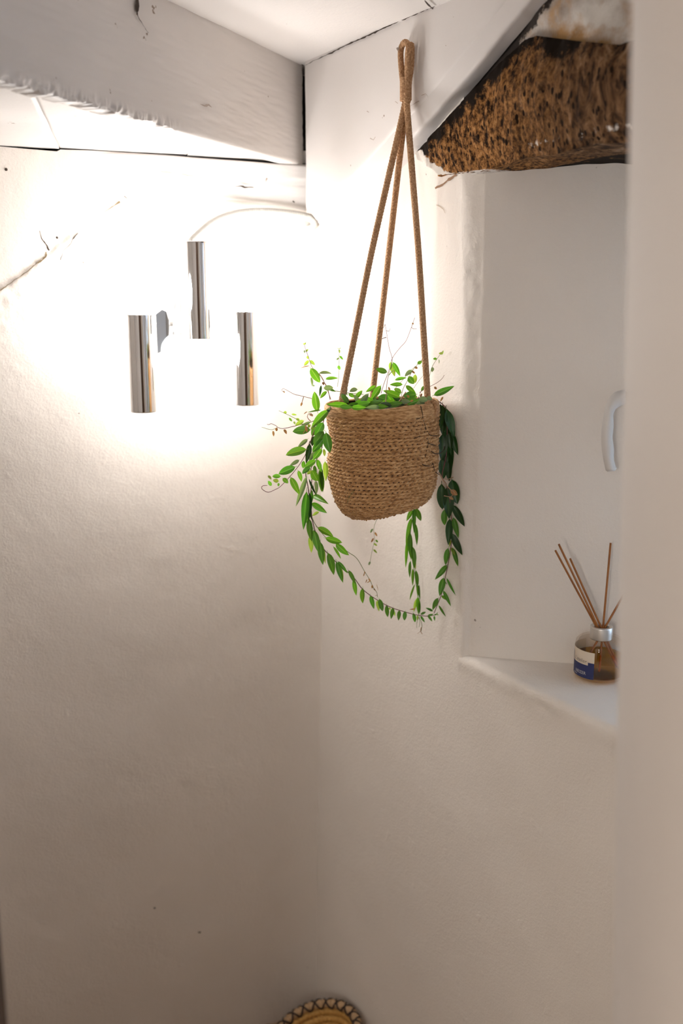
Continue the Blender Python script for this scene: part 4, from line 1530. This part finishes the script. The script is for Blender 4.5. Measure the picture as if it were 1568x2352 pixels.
# leaves: block, x0, y0, x1, y1, width, kind, depth offset, curvature
LF = [
 (K3,[(350,100,150,655,80,'g',-.01,.1),(345,380,285,1080,128,'m',-.012),(392,400,385,900,75,'d',-.004),(390,870,435,1285,105,'m',-.006),(395,1190,430,1490,85,'y',.006),(470,1075,560,1485,118,'m',-.008),(590,1290,640,1710,112,'m',-.006),(655,1400,685,1690,42,'y',.004),(725,1485,835,1890,122,'m',-.004),(880,1640,1000,2030,85,'m',-.004),(930,1700,1000,2000,60,'y',.004),(905,1640,1085,1860,58,'m',-.008),(1095,1800,1225,2060,68,'m',-.006),(1190,1950,1240,2262,72,'b',-.002),(55,125,220,445,105,'b',.0),(190,5,255,210,72,'b',.004),(425,60,550,190,110,'b',.0),(590,0,637,400,82,'m',.0),(385,150,530,470,36,'d',-.012),(515,190,515,450,62,'g',.008),(430,350,418,640,58,'m',.002),(455,460,740,612,98,'b',.0),(435,590,712,772,100,'b',-.002),(568,748,440,828,50,'y',.0),(540,1030,830,1200,110,'b',.0),(680,1222,985,1305,108,'b',-.004),(870,1320,1110,1535,106,'b',.0),(822,1370,960,1598,42,'b',.0,.12),(375,560,440,900,60,'d',.004),(330,640,360,1010,80,'m',.006)]),
 (K6,[(345,590,345,825,68,'b',0),(460,700,515,910,62,'m',0),(562,775,590,945,50,'y',.004),(592,755,645,942,68,'m',-.003),(702,845,720,1030,56,'m',0),(740,880,760,920,26,'y',.004),(800,885,768,1060,56,'m',0),(820,940,825,1020,22,'y',.004),(895,925,880,1082,52,'m',0),(982,940,970,1080,56,'m',0),(1100,965,1130,1107,50,'m',0),(1210,990,1292,950,32,'m',0),(1210,1012,1277,1110,34,'m',0),(1318,1010,1410,982,30,'m',0),(1316,1010,1388,1096,36,'m',0),(1418,1010,1425,1087,25,'m',0),(1395,940,1290,888,34,'m',0,.1),(1420,1000,1450,985,22,'m',0),(1440,990,1485,1000,14,'b',0),(1450,990,1470,955,12,'b',0)]),
 (K5,[(345,70,245,272,68,'b',0),(400,50,490,270,82,'m',.004),(375,40,372,480,60,'m',-.004),(330,210,232,650,72,'b',-.002),(385,300,418,682,58,'m',.002),(262,560,230,1065,50,'b',.002),(308,460,325,930,78,'m',-.006),(345,700,368,1085,78,'m',-.004),(312,940,302,1232,48,'m',.0),(385,870,398,1100,42,'y',.004),(350,1070,348,1370,48,'b',.0),(398,1095,430,1390,56,'m',-.004),(388,1330,298,1610,30,'b',.0,.1),(455,1340,475,1610,34,'m',0),(425,1320,440,1560,36,'b',0),(438,1545,447,1855,62,'b',-.003),(412,1580,365,1810,50,'y',.002),(462,1600,465,1850,26,'m',0),(430,1860,425,1950,30,'y',0),(400,1750,290,1765,20,'w',0,.1),(300,480,240,740,50,'y',.003),(930,1010,722,1262,84,'m',-.004,-.12),(872,1225,800,1540,98,'m',-.002),(918,1230,1075,1525,40,'m',0,-.1),(862,1440,995,1712,54,'m',0),(832,1530,945,1617,48,'b',0),(782,1568,685,1775,74,'m',0),(785,1690,910,1890,34,'m',0,-.1),(688,1788,565,1735,34,'m',0),(885,1290,930,1345,14,'m',0)]),
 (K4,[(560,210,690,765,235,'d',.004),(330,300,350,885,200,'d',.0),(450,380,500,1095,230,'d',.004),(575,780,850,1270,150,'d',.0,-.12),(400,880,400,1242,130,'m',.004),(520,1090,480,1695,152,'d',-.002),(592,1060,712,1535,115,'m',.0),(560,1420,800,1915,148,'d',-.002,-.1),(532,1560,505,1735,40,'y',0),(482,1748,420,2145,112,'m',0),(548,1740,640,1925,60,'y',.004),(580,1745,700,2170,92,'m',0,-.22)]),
 (K2,[(300,235,700,55,112,'m',-.02),(540,510,705,1045,165,'d',-.004),(590,960,635,1295,110,'d',-.004),(640,930,770,1392,125,'d',.0),(470,420,470,1010,170,'d',.006),(540,480,560,1020,170,'d',.006),(560,880,560,1420,180,'d',.008),(470,980,450,1510,170,'d',.004),(560,1280,620,1860,170,'d',.008),(460,1440,480,1860,150,'d',.004),(580,1500,600,1900,120,'d',.004),(10,300,185,330,100,'g',-.05,.12),(160,280,275,310,76,'g',-.055,.12),(430,400,440,900,120,'d',.01),(620,1150,640,1700,100,'d',.01)]),
 (K1,[(870,640,800,185,158,'b',.0),(1560,490,1060,472,115,'b',-.055,.12),(1180,520,715,1035,100,'g',-.02,.08),(1110,610,735,985,165,'b',-.03),(1080,180,930,345,76,'b',.01),(950,605,640,660,34,'m',-.01),(715,1050,308,1090,178,'m',-.02),(565,840,370,950,88,'y',-.01),(720,870,470,985,66,'g',-.005),(650,1258,420,1452,86,'g',-.01),(622,1490,155,1622,182,'b',-.02),(845,970,745,1195,125,'m',.01),(1000,880,815,1195,170,'m',.0),(1010,1085,790,1410,190,'m',-.012),(1010,1245,755,1550,150,'m',-.022),(1060,1110,1155,1565,185,'m',-.035),(970,1470,765,1730,128,'b',-.02),(860,1500,675,1760,96,'g',-.01),(700,1360,610,1810,118,'d',.0),(790,1190,750,1420,88,'d',.01),(835,1735,575,1905,128,'b',-.025),(710,1895,525,2040,108,'m',-.03),(460,1728,240,1862,78,'g',-.04),(375,1885,-5,2045,162,'m',-.045),(560,1750,550,1922,78,'b',.01),(740,1955,880,2205,150,'b',-.01),(860,1715,965,2010,98,'b',.0),(1010,1480,1030,1650,60,'y',.0),(1040,1760,1060,2210,112,'y',.01),(960,1890,970,2460,118,'m',.0),(800,1850,845,2060,80,'m',.0),(735,1970,635,2050,66,'y',-.035),(90,2140,212,2255,96,'b',-.05),(790,980,720,1040,60,'y',0),(640,640,560,700,20,'w',0),(180,660,105,660,56,'y',0),(285,700,405,715,38,'y',0),(230,780,300,862,44,'b',0),(340,860,370,930,40,'y',0),(120,1040,175,1150,55,'w',0),(525,430,495,520,40,'w',0),(1150,640,1080,600,50,'d',-.05),(650,980,720,940,70,'y',-.01),(100,175,140,220,30,'w',0),(600,960,640,1110,60,'w',-.03),(690,700,770,750,50,'w',-.02)]),
 (K8,[(345,2000,240,2000,50,'b',-.06),(320,2060,248,2045,45,'y',-.06),(232,2115,188,2055,40,'b',-.06),(320,2080,315,2125,25,'b',-.06),(190,1990,230,2040,30,'y',-.06),(712,672,828,850,88,'b',.0),(690,575,628,642,34,'y',0),(700,575,765,632,34,'y',0),(670,520,682,560,28,'y',0),(652,470,685,440,26,'y',0),(640,380,622,365,22,'y',0),(640,380,655,355,16,'y',0),(715,780,732,898,26,'g',0,.2),(812,735,972,742,36,'g',0,.25),(892,805,1052,795,38,'b',.01,.15),(870,915,990,912,62,'g',-.005,.12),(938,930,1022,960,28,'m',0),(840,880,822,1022,28,'d',-.01),(1045,640,1075,690,36,'b',.02),(1060,540,1032,572,20,'g',.02,.2),(1066,520,1110,570,24,'b',.02),(1060,440,1066,490,22,'y',.02),(1060,435,1040,425,10,'y',.02),(1062,435,1085,425,10,'y',.02),(640,450,640,490,20,'g',0,.25),(860,840,875,880,26,'w',-.01),(575,1310,530,1290,30,'y',0),(760,890,740,880,18,'m',0),(250,1440,258,1510,24,'w',0),(1105,1010,1140,1060,30,'m',0),(1110,915,1170,1010,22,'m',0),(700,640,580,672,10,'w',0),(300,1400,290,1445,30,'w',-.04),(1120,980,1100,1050,60,'g',-.02)]),
 (K7,[(465,705,328,665,64,'m',.01),(510,580,500,680,40,'y',.01),(515,600,555,758,54,'y',.01),(530,582,622,755,50,'b',.0),(555,800,700,772,36,'b',.01,.15),(652,852,493,855,46,'b',-.005,.08),(765,680,675,755,46,'g',.01,.15),(718,758,790,845,70,'b',.0,.08),(800,730,800,838,48,'y',.01,-.1),(635,945,545,903,50,'b',.0),(688,865,812,965,52,'b',.01,.12),(618,1002,413,925,72,'b',-.02),(815,970,655,995,82,'m',.0,.1),(388,865,275,1035,72,'b',-.01),(325,870,205,945,46,'b',.01,.15),(242,960,95,1105,62,'g',-.03,.1),(225,975,150,1110,66,'g',-.035,.1),(355,1000,575,1080,110,'m',.01),(262,1060,170,1115,62,'b',-.02,.1),(270,1085,375,1090,62,'m',-.01),(108,910,12,938,50,'g',.01,.15),(0,965,75,1005,40,'b',.0,.15),(845,1045,955,1060,88,'g',-.03),(625,1055,745,1060,58,'g',-.03,.1),(828,605,885,570,38,'b',.01,.12),(888,618,912,655,26,'y',.01),(912,868,872,935,30,'b',.0),(1135,480,1083,480,28,'y',.03),(1062,545,1015,545,28,'b',.03),(1012,645,1000,705,34,'g',.03),(1085,550,1087,605,10,'g',.03),(1130,480,1140,440,14,'y',.03),(430,1060,500,1110,90,'m',0),(700,1010,830,1000,60,'b',.01,.1),(200,1100,300,1060,60,'b',-.01),(540,1000,640,940,50,'b',.02),(120,1110,180,1060,50,'m',.0),(380,1080,420,1110,70,'g',-.03),(895,540,885,570,26,'w',.02),(790,640,830,660,26,'w',.02),(760,690,800,720,22,'w',.02),(1030,880,1060,910,26,'w',.0),(1135,1000,1100,1060,20,'w',.0),(730,1010,700,980,26,'w',-.02),(740,1060,780,1040,26,'w',-.02),(480,880,500,930,22,'w',-.01),(880,960,860,1010,22,'w',0),(760,120,785,125,20,'w',.02),(470,760,560,660,10,'g',0),(300,1000,330,1050,40,'m',.01),(700,1060,800,1020,70,'m',.01),(460,1010,560,1030,70,'d',.02),(600,1090,700,1050,60,'d',.015),(820,1060,900,1020,60,'d',.015),(900,1010,990,1030,60,'d',.015)]),
 ((0,0,1),[(868,1180,876,1192,6,'b',.03),(860,1222,866,1232,4,'w',.03),(856,1214,850,1224,4,'g',.03),(862,1240,868,1246,4,'b',.03),(858,1248,866,1254,4,'y',.03),(857,1262,866,1271,4,'y',.03),(850,1290,846,1298,4,'g',.03),(858,1236,852,1246,4,'w',.03)]),
 (K6,[(370,340,378,380,14,'w',-.01),(370,370,355,420,16,'w',-.01),(430,450,460,495,22,'w',-.01),(455,490,400,515,12,'w',-.01),(410,460,385,520,12,'w',-.01),(490,545,485,600,26,'w',-.01),(500,600,545,640,10,'w',-.01),(550,530,575,640,6,'w',-.01),(560,700,530,708,8,'w',-.01)]),
 ((0,0,1),[(800,926,786,906,11,'m',-.03),(812,930,842,918,12,'b',-.03),(826,928,812,906,10,'g',-.02),(845,931,880,921,13,'m',-.03),(870,930,905,920,12,'b',-.02),(890,932,925,925,13,'m',-.03),(905,930,890,908,11,'b',-.01),(935,930,965,918,12,'m',-.02),(790,932,765,924,10,'b',-.03),(830,933,800,928,11,'m',-.04),(860,925,838,912,10,'b',-.01),(925,928,905,914,11,'d',-.01),(955,927,985,922,12,'g',-.03),(815,915,832,897,9,'b',.0),(785,915,798,893,9,'g',.0),(780,934,812,936,10,'m',-.075),(806,936,842,936,11,'b',-.075),(872,935,838,937,10,'g',-.08),(862,934,892,934,10,'m',-.08),(820,930,850,924,12,'b',-.06),(900,932,872,928,11,'d',-.06)]),
 (K4,[(530,450,690,560,110,'w',-.04),(500,600,600,660,60,'w',-.01),(600,470,660,560,60,'w',-.04)]),
]
plant = empty('trailing_plant', PC + Vector((0, 0, HP / 2 - 0.028)), 'trailing green vine plant spilling over the jute planter in a long loop', 'plant')


def keep_off_wall(x, y, Yv, mind=0.006):
    p = at(x, y, Yv)
    d = (p - C0).dot(NR)
    if d < mind:
        q = hit(x, y, C0 + NR * mind, NR)
        if q.y < p.y:
            return q
    return p


def off_pot(x, y, Yv):
    """never let a stem or a leaf cut through the basket: bring it in front of it"""
    p = keep_off_wall(x, y, Yv)
    for _ in range(40):
        v = p - PC
        lim = RP + 0.004 if v.z < HP / 2 else 0
        if abs(v.z) < HP / 2 + 0.001 and math.hypot(v.x, v.y) < lim and not (v.y > 0.04 and v.x < RP * 0.8):
            p = at(x, y, p.y - 0.004)
        else:
            break
    return p


stem_objs = []
for segs, y0, y1, wpx, mk in STEMS:
    px = []
    for (ox, oy, k), pts_ in segs:
        px += [(ox + x / k, oy + y / k) for x, y in pts_]
    n = len(px)
    P3 = [off_pot(x, y, YC + y0 + (y1 - y0) * i / (n - 1)) for i, (x, y) in enumerate(px)]
    mm = LM['w'] if mk == 'w' else M_STEM[mk]
    nm = 'aerial_root' if mk in 't' else ('tendril' if mk in ('k', 'w') else 'stem')
    ob = tube_obj(nm, P3, wpx * 1.62 / F / 2, mm, plant, 6, 0.004, None, 0.75)
    stem_objs.append((ob, px, P3, nm))
rnd = random.Random(5)
ncnt = 0
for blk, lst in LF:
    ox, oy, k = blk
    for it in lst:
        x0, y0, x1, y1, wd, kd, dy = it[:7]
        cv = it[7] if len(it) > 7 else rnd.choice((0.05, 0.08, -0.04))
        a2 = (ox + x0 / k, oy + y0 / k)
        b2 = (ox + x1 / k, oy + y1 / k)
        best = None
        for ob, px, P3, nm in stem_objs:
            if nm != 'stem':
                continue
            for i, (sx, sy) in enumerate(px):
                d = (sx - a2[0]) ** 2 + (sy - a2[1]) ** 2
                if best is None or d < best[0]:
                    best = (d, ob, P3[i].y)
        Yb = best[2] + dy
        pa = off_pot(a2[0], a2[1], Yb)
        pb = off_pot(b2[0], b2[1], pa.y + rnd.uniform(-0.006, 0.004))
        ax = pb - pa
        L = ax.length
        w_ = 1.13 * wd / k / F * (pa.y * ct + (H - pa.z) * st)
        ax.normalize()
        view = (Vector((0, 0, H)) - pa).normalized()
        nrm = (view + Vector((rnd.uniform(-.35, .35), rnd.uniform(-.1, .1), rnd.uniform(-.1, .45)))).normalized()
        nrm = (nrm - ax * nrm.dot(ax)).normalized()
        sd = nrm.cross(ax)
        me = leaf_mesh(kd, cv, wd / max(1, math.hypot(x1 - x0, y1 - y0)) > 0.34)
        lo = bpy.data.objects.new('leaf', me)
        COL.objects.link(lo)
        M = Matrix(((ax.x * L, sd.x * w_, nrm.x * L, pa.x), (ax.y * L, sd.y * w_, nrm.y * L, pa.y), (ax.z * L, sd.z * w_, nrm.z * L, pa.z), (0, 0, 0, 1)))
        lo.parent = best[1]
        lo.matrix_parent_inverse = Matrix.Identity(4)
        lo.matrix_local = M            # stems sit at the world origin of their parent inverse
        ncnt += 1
# dry aerial roots clinging to the front of the basket
rootl = []
for pts_ in ([(1180, 170), (1200, 260), (1210, 330), (1240, 430), (1225, 490), (1180, 530), (1095, 562)], [(1240, 440), (1265, 490), (1310, 525), (1395, 525)], [(1250, 550), (1268, 590), (1262, 660), (1235, 780)], [(1268, 620), (1310, 630), (1380, 655)], [(1310, 715), (1350, 742), (1410, 738), (1455, 700), (1466, 655)], [(1200, 870), (1250, 890), (1310, 885), (1325, 850)], [(1330, 860), (1345, 940), (1380, 980), (1410, 995)], [(1110, 330), (1160, 320), (1195, 290)]):
    P3 = []
    for x, y in pts_:
        X, Y_ = KP[0] + x / KP[2], KP[1] + y / KP[2]
        pc = at(X, Y_, PC.y)
        dx = max(-0.999, min(0.999, (pc.x - PC.x) / (RP + 0.0040)))
        P3.append(at(X, Y_, PC.y - (RP + 0.0040) * math.sqrt(1 - dx * dx) - 0.0005))
    rootl.append((P3, 0.0008))
ro = tubes_mesh('aerial_root', rootl, M_STEM['k'], plant, 6, 0.003)

# ------------------------------------------------------------------ reed diffuser on the sill
bc = hit(1375, 1551, Vector((0, 0, ZS + 0.002)), Vector((0, 0, 1)))
bdep = (bc - Vector((0, 0, H))).dot(Vector((0, ct, -st)))
br = 56.5 / F * bdep
zsh = at(1375, 1466, bc.y).z - bc.z
zc0 = at(1375, 1464, bc.y).z - bc.z
zc1 = at(1375, 1438, bc.y).z - bc.z
rcol = 25 / F * bdep
dif = empty('reed_diffuser', bc, 'squat glass bottle of amber oil with brown reeds on the window sill', 'diffuser')
M_GLASS = mat('clear_glass', (1.0, 0.97, 0.93), 0.02)
M_GLASS.node_tree.nodes['Principled BSDF'].inputs['Transmission Weight'].default_value = 1.0
M_GLASS.node_tree.nodes['Principled BSDF'].inputs['IOR'].default_value = 1.45
M_OIL = mat('amber_oil', (1.0, 0.42, 0.03), 0.02)
M_OIL.node_tree.nodes['Principled BSDF'].inputs['Transmission Weight'].default_value = 1.0
M_OIL.node_tree.nodes['Principled BSDF'].inputs['IOR'].default_value = 1.12


def clear(m, col, ior):
    nt = m.node_tree
    nt.nodes.clear()
    tr = nt.nodes.new('ShaderNodeBsdfTransparent')
    tr.inputs[0].default_value = (*col, 1)
    gl = nt.nodes.new('ShaderNodeBsdfGlossy')
    gl.inputs['Roughness'].default_value = 0.03
    lw = nt.nodes.new('ShaderNodeLayerWeight')
    lw.inputs[0].default_value = 0.35
    fr = nt.nodes.new('ShaderNodeMapRange')
    fr.inputs[1].default_value = 0.35
    fr.inputs[3].default_value = 0.03
    fr.inputs[4].default_value = 0.30 * ior
    nt.links.new(lw.outputs['Facing'], fr.inputs[0])
    mx = nt.nodes.new('ShaderNodeMixShader')
    ou = nt.nodes.new('ShaderNodeOutputMaterial')
    nt.links.new(fr.outputs[0], mx.inputs[0])
    nt.links.new(tr.outputs[0], mx.inputs[1])
    nt.links.new(gl.outputs[0], mx.inputs[2])
    nt.links.new(mx.outputs[0], ou.inputs[0])


clear(M_GLASS, (0.965, 0.935, 0.90), 1.0)
clear(M_OIL, (1.0, 0.70, 0.19), 0.3)
M_COL = mat('brushed_silver', (0.70, 0.68, 0.65), 0.35, 0.9)
M_REED = mat('rattan', (0.33, 0.13, 0.035), 0.6)
t = NT(M_REED)
t.color(t.mix(t.noise(60, 3), (0.20, 0.055, 0.012), (0.48, 0.19, 0.04)))
M_LBL = mat('label_cream', (0.72, 0.62, 0.50), 0.7)
M_NAVY = mat('label_navy', (0.018, 0.026, 0.11), 0.55)
M_TXT = mat('label_ink', (0.25, 0.20, 0.17), 0.7)
M_TXTW = mat('label_white_ink', (0.62, 0.60, 0.60), 0.7)
g = 0.0022
pr = [(0, 0), (br * .9, 0), (br * .98, .002), (br, .006), (br, zsh - .010), (br * .975, zsh - .004), (br * .88, zsh), (rcol * 1.0, zsh + .001), (rcol * .8, zsh + .003), (rcol * .8, zc1 - .004), (rcol * .62, zc1 - .004), (rcol * .62, zsh - .001), (br * .86, zsh - g - .001), (br - g, zsh - .011), (br - g, .008), (br - g - .003, .004), (0, .004)]
lathe('bottle', pr, M_GLASS, dif, 64, bc)
zoil = at(1375, 1503, bc.y).z - bc.z
ri_ = br - g - 0.0003
lathe('oil', [(0, .0045), (ri_ - .003, .0045), (ri_, .008), (ri_, zoil), (0, zoil)], M_OIL, dif, 64, bc)
lathe('collar', [(rcol * .66, zc0 - .001), (rcol, zc0 - .001), (rcol * 1.01, zc0), (rcol * 1.01, zc1 - .0015), (rcol * .99, zc1), (rcol * .66, zc1), (rcol * .64, zc1 - .001), (rcol * .64, zc0)], M_COL, dif, 48, bc)
va = math.atan2(-bc.y, -bc.x)                # bearing of the room side facing the lens


def cyl(a0, a1, z0, z1, r, m, parent, name, lb=None):
    n = 28
    V = np.zeros((n, 2, 3))
    for i in range(n):
        a_ = a0 + (a1 - a0) * i / (n - 1)
        for j, z in enumerate((z0, z1)):
            V[i, j] = (bc.x + math.cos(a_) * r, bc.y + math.sin(a_) * r, bc.z + z)
    o = link(name, make_mesh(name, [grid_data(V)]), m, parent)
    if lb:
        o['label'] = lb
    return o


# angles: screen offset dx of the surface = sin(angle from the lens axis)
def ang(dx):
    return va + math.asin(max(-1, min(1, dx)))


zl0, zl1 = 0.0055, zsh - 0.0125
lab = cyl(ang(-1) - 0.95, ang(-0.20), zl0, zl1, br + 0.0003, M_LBL, dif, 'paper_label', 'cream and navy paper label')
hN = zl1 - zl0
cyl(ang(-1) - 0.95, ang(-0.20), zl0, zl0 + hN * 0.50, br + 0.0005, M_NAVY, lab, 'navy_block')
cyl(ang(-0.44), ang(-0.20), zl0 + hN * 0.499, zl0 + hN * 0.61, br + 0.0005, M_NAVY, lab, 'navy_block')
cyl(ang(-1) - 0.95, ang(-0.985), zl0 + hN * 0.499, zl0 + hN * 0.80, br + 0.0005, M_NAVY, lab, 'navy_block')


def text(s, size, z, a_right, m, parent, shear=0.0, rot=False):
    cu = bpy.data.curves.new('lettering', 'FONT')
    cu.body = s
    cu.size = size
    cu.shear = shear
    cu.align_x = 'RIGHT'
    cu.resolution_u = 3
    tmp = bpy.data.objects.new('tmp', cu)
    COL.objects.link(tmp)
    bpy.context.view_layer.update()
    me = bpy.data.meshes.new_from_object(tmp.evaluated_get(bpy.context.evaluated_depsgraph_get()))
    bpy.data.objects.remove(tmp)
    for v in me.vertices:
        x, y = v.co.x, v.co.y
        a_ = a_right + x / br
        v.co = (bc.x + math.cos(a_) * (br + 0.0008), bc.y + math.sin(a_) * (br + 0.0008), bc.z + z + y)
    me.materials.clear()
    me.name = 'lettering'
    return link('lettering', me, m, parent, False)


text("L'atelier", 0.0085, zl0 + hN * 0.57, ang(-0.50), M_TXT, lab, 0.25)
text("NEIZER", 0.0070, zl0 + hN * 0.13, ang(-0.50), M_TXTW, lab)
text("parfum", 0.0035, zl0 + hN * 0.055, ang(-0.84), M_TXTW, lab)
mouth = bc + Vector((0, 0, zc1 - 0.002))
for (tx, ty, dy, ox_) in ((1275, 1264, .015, -.5), (1283, 1250, -.01, -.35), (1309, 1283, .0, -.05), (1402, 1247, .01, .15), (1440, 1352, .0, .35)):
    tip = at(tx, ty, bc.y + dy)
    m0 = mouth + Vector((ox_ * rcol * 0.9, 0, 0))
    d = (m0 - tip).normalized()
    low = m0 + d * (m0.z - bc.z - 0.008) / abs(d.z)
    v_ = Vector((low.x - bc.x, low.y - bc.y))
    if v_.length > br * 0.8:
        s = (br * 0.8 - 0.001) / v_.length
        low = m0.lerp(low, min(1, s))
    tube_obj('reed', [tip, tip.lerp(m0, 0.5), m0, m0.lerp(low, 0.5), low], 0.00165, M_REED, dif, 10, 0.006)

# ------------------------------------------------------------------ coiled basket in the corner
M_STRAW = mat('golden_straw', (0.42, 0.22, 0.06), 0.65)
t = NT(M_STRAW)
t.color(t.mix(t.noise(120, 4, 0.7), (0.34, 0.15, 0.03), (0.78, 0.46, 0.13)))
M_STRAW2 = mat('pale_cane', (0.50, 0.32, 0.17), 0.6)
M_LACE = mat('black_lacing', (0.025, 0.012, 0.010), 0.6)
RB = 0.093
prof = [(RB, 0.088), (RB - 0.006, 0.0745), (RB - 0.012, 0.061), (RB - 0.019, 0.048), (RB - 0.027, 0.036), (RB - 0.036, 0.025), (RB - 0.048, 0.016), (RB - 0.060, 0.010), (RB - 0.073, 0.008), (RB - 0.086, 0.008)]
rotK = Matrix.Rotation(math.radians(-17), 3, Vector((0.15, 1, 0)))
rotK = Matrix.Rotation(math.radians(6), 3, Vector((1, 0, 0))) @ rotK
base = [rotK @ Vector((math.cos(a_) * (r_ + 0.0075), math.sin(a_) * (r_ + 0.0075), z_ - 0.0075)) for r_, z_ in prof for a_ in np.linspace(0, 6.28, 40)]
zmin = min(v.z for v in base)
rimc = at(718, 2390, 1.70)
rimc.z = 0
bk_c = at(718, 2386, 1.70)
org = Vector((0, 0, 0))
# slide along the sight line until the tilted bowl stands on the floor
best = None
for k in range(200):
    Yk = 1.60 + k * 0.002
    c_ = at(722, 2386, Yk) - rotK @ Vector((0, 0, 0.088))
    e_ = abs(c_.z + zmin - 0.001)
    if best is None or e_ < best[0]:
        best = (e_, c_)
org = best[1]
org = Vector((org.x, org.y, -zmin + 0.001))
bk = empty('coiled_basket', Vector((org.x, org.y, 0.0)), 'small coiled straw basket with black crossed lacing, leaning in the corner below', 'basket')
for k, (r_, z_) in enumerate(prof):
    th = np.linspace(0, 2 * math.pi, 300, endpoint=False)
    nf = int(r_ * 620)
    a_ = np.linspace(0, 2 * math.pi, 13)
    T_, A_ = np.meshgrid(th, a_, indexing='ij')
    rt = (0.0086 if k == 0 else 0.0074) * (1 + 0.34 * np.abs(np.sin(T_ * nf / 2 + A_ * 0.3)) ** 0.6 - 0.22)
    rr_ = r_ + rt * np.cos(A_)
    V = np.stack([np.cos(T_) * rr_, np.sin(T_) * rr_, z_ + rt * np.sin(A_)], -1)
    V = V @ np.array(rotK).T + np.array(tuple(org))
    link('coil', make_mesh('coil', [grid_data(V, closed_u=True)]), M_STRAW2 if k == 0 else M_STRAW, bk)
lace = []
nX = 22
for k in range(nX):
    for sg in (1, -1):
        pts = []
        for i in range(7):
            s = i / 6
            th_ = 2 * math.pi * (k + 0.5 + sg * (s - 0.5)) / nX
            a_ = math.pi * 1.25 - s * math.pi * 1.3
            rr_ = RB + 0.0098 * math.cos(a_)
            pts.append(rotK @ Vector((math.cos(th_) * rr_, math.sin(th_) * rr_, 0.088 + 0.0098 * math.sin(a_))) + org)
        lace.append((pts, 0.0022))
tubes_mesh('lacing', lace, M_LACE, bk, 5, 0.003)
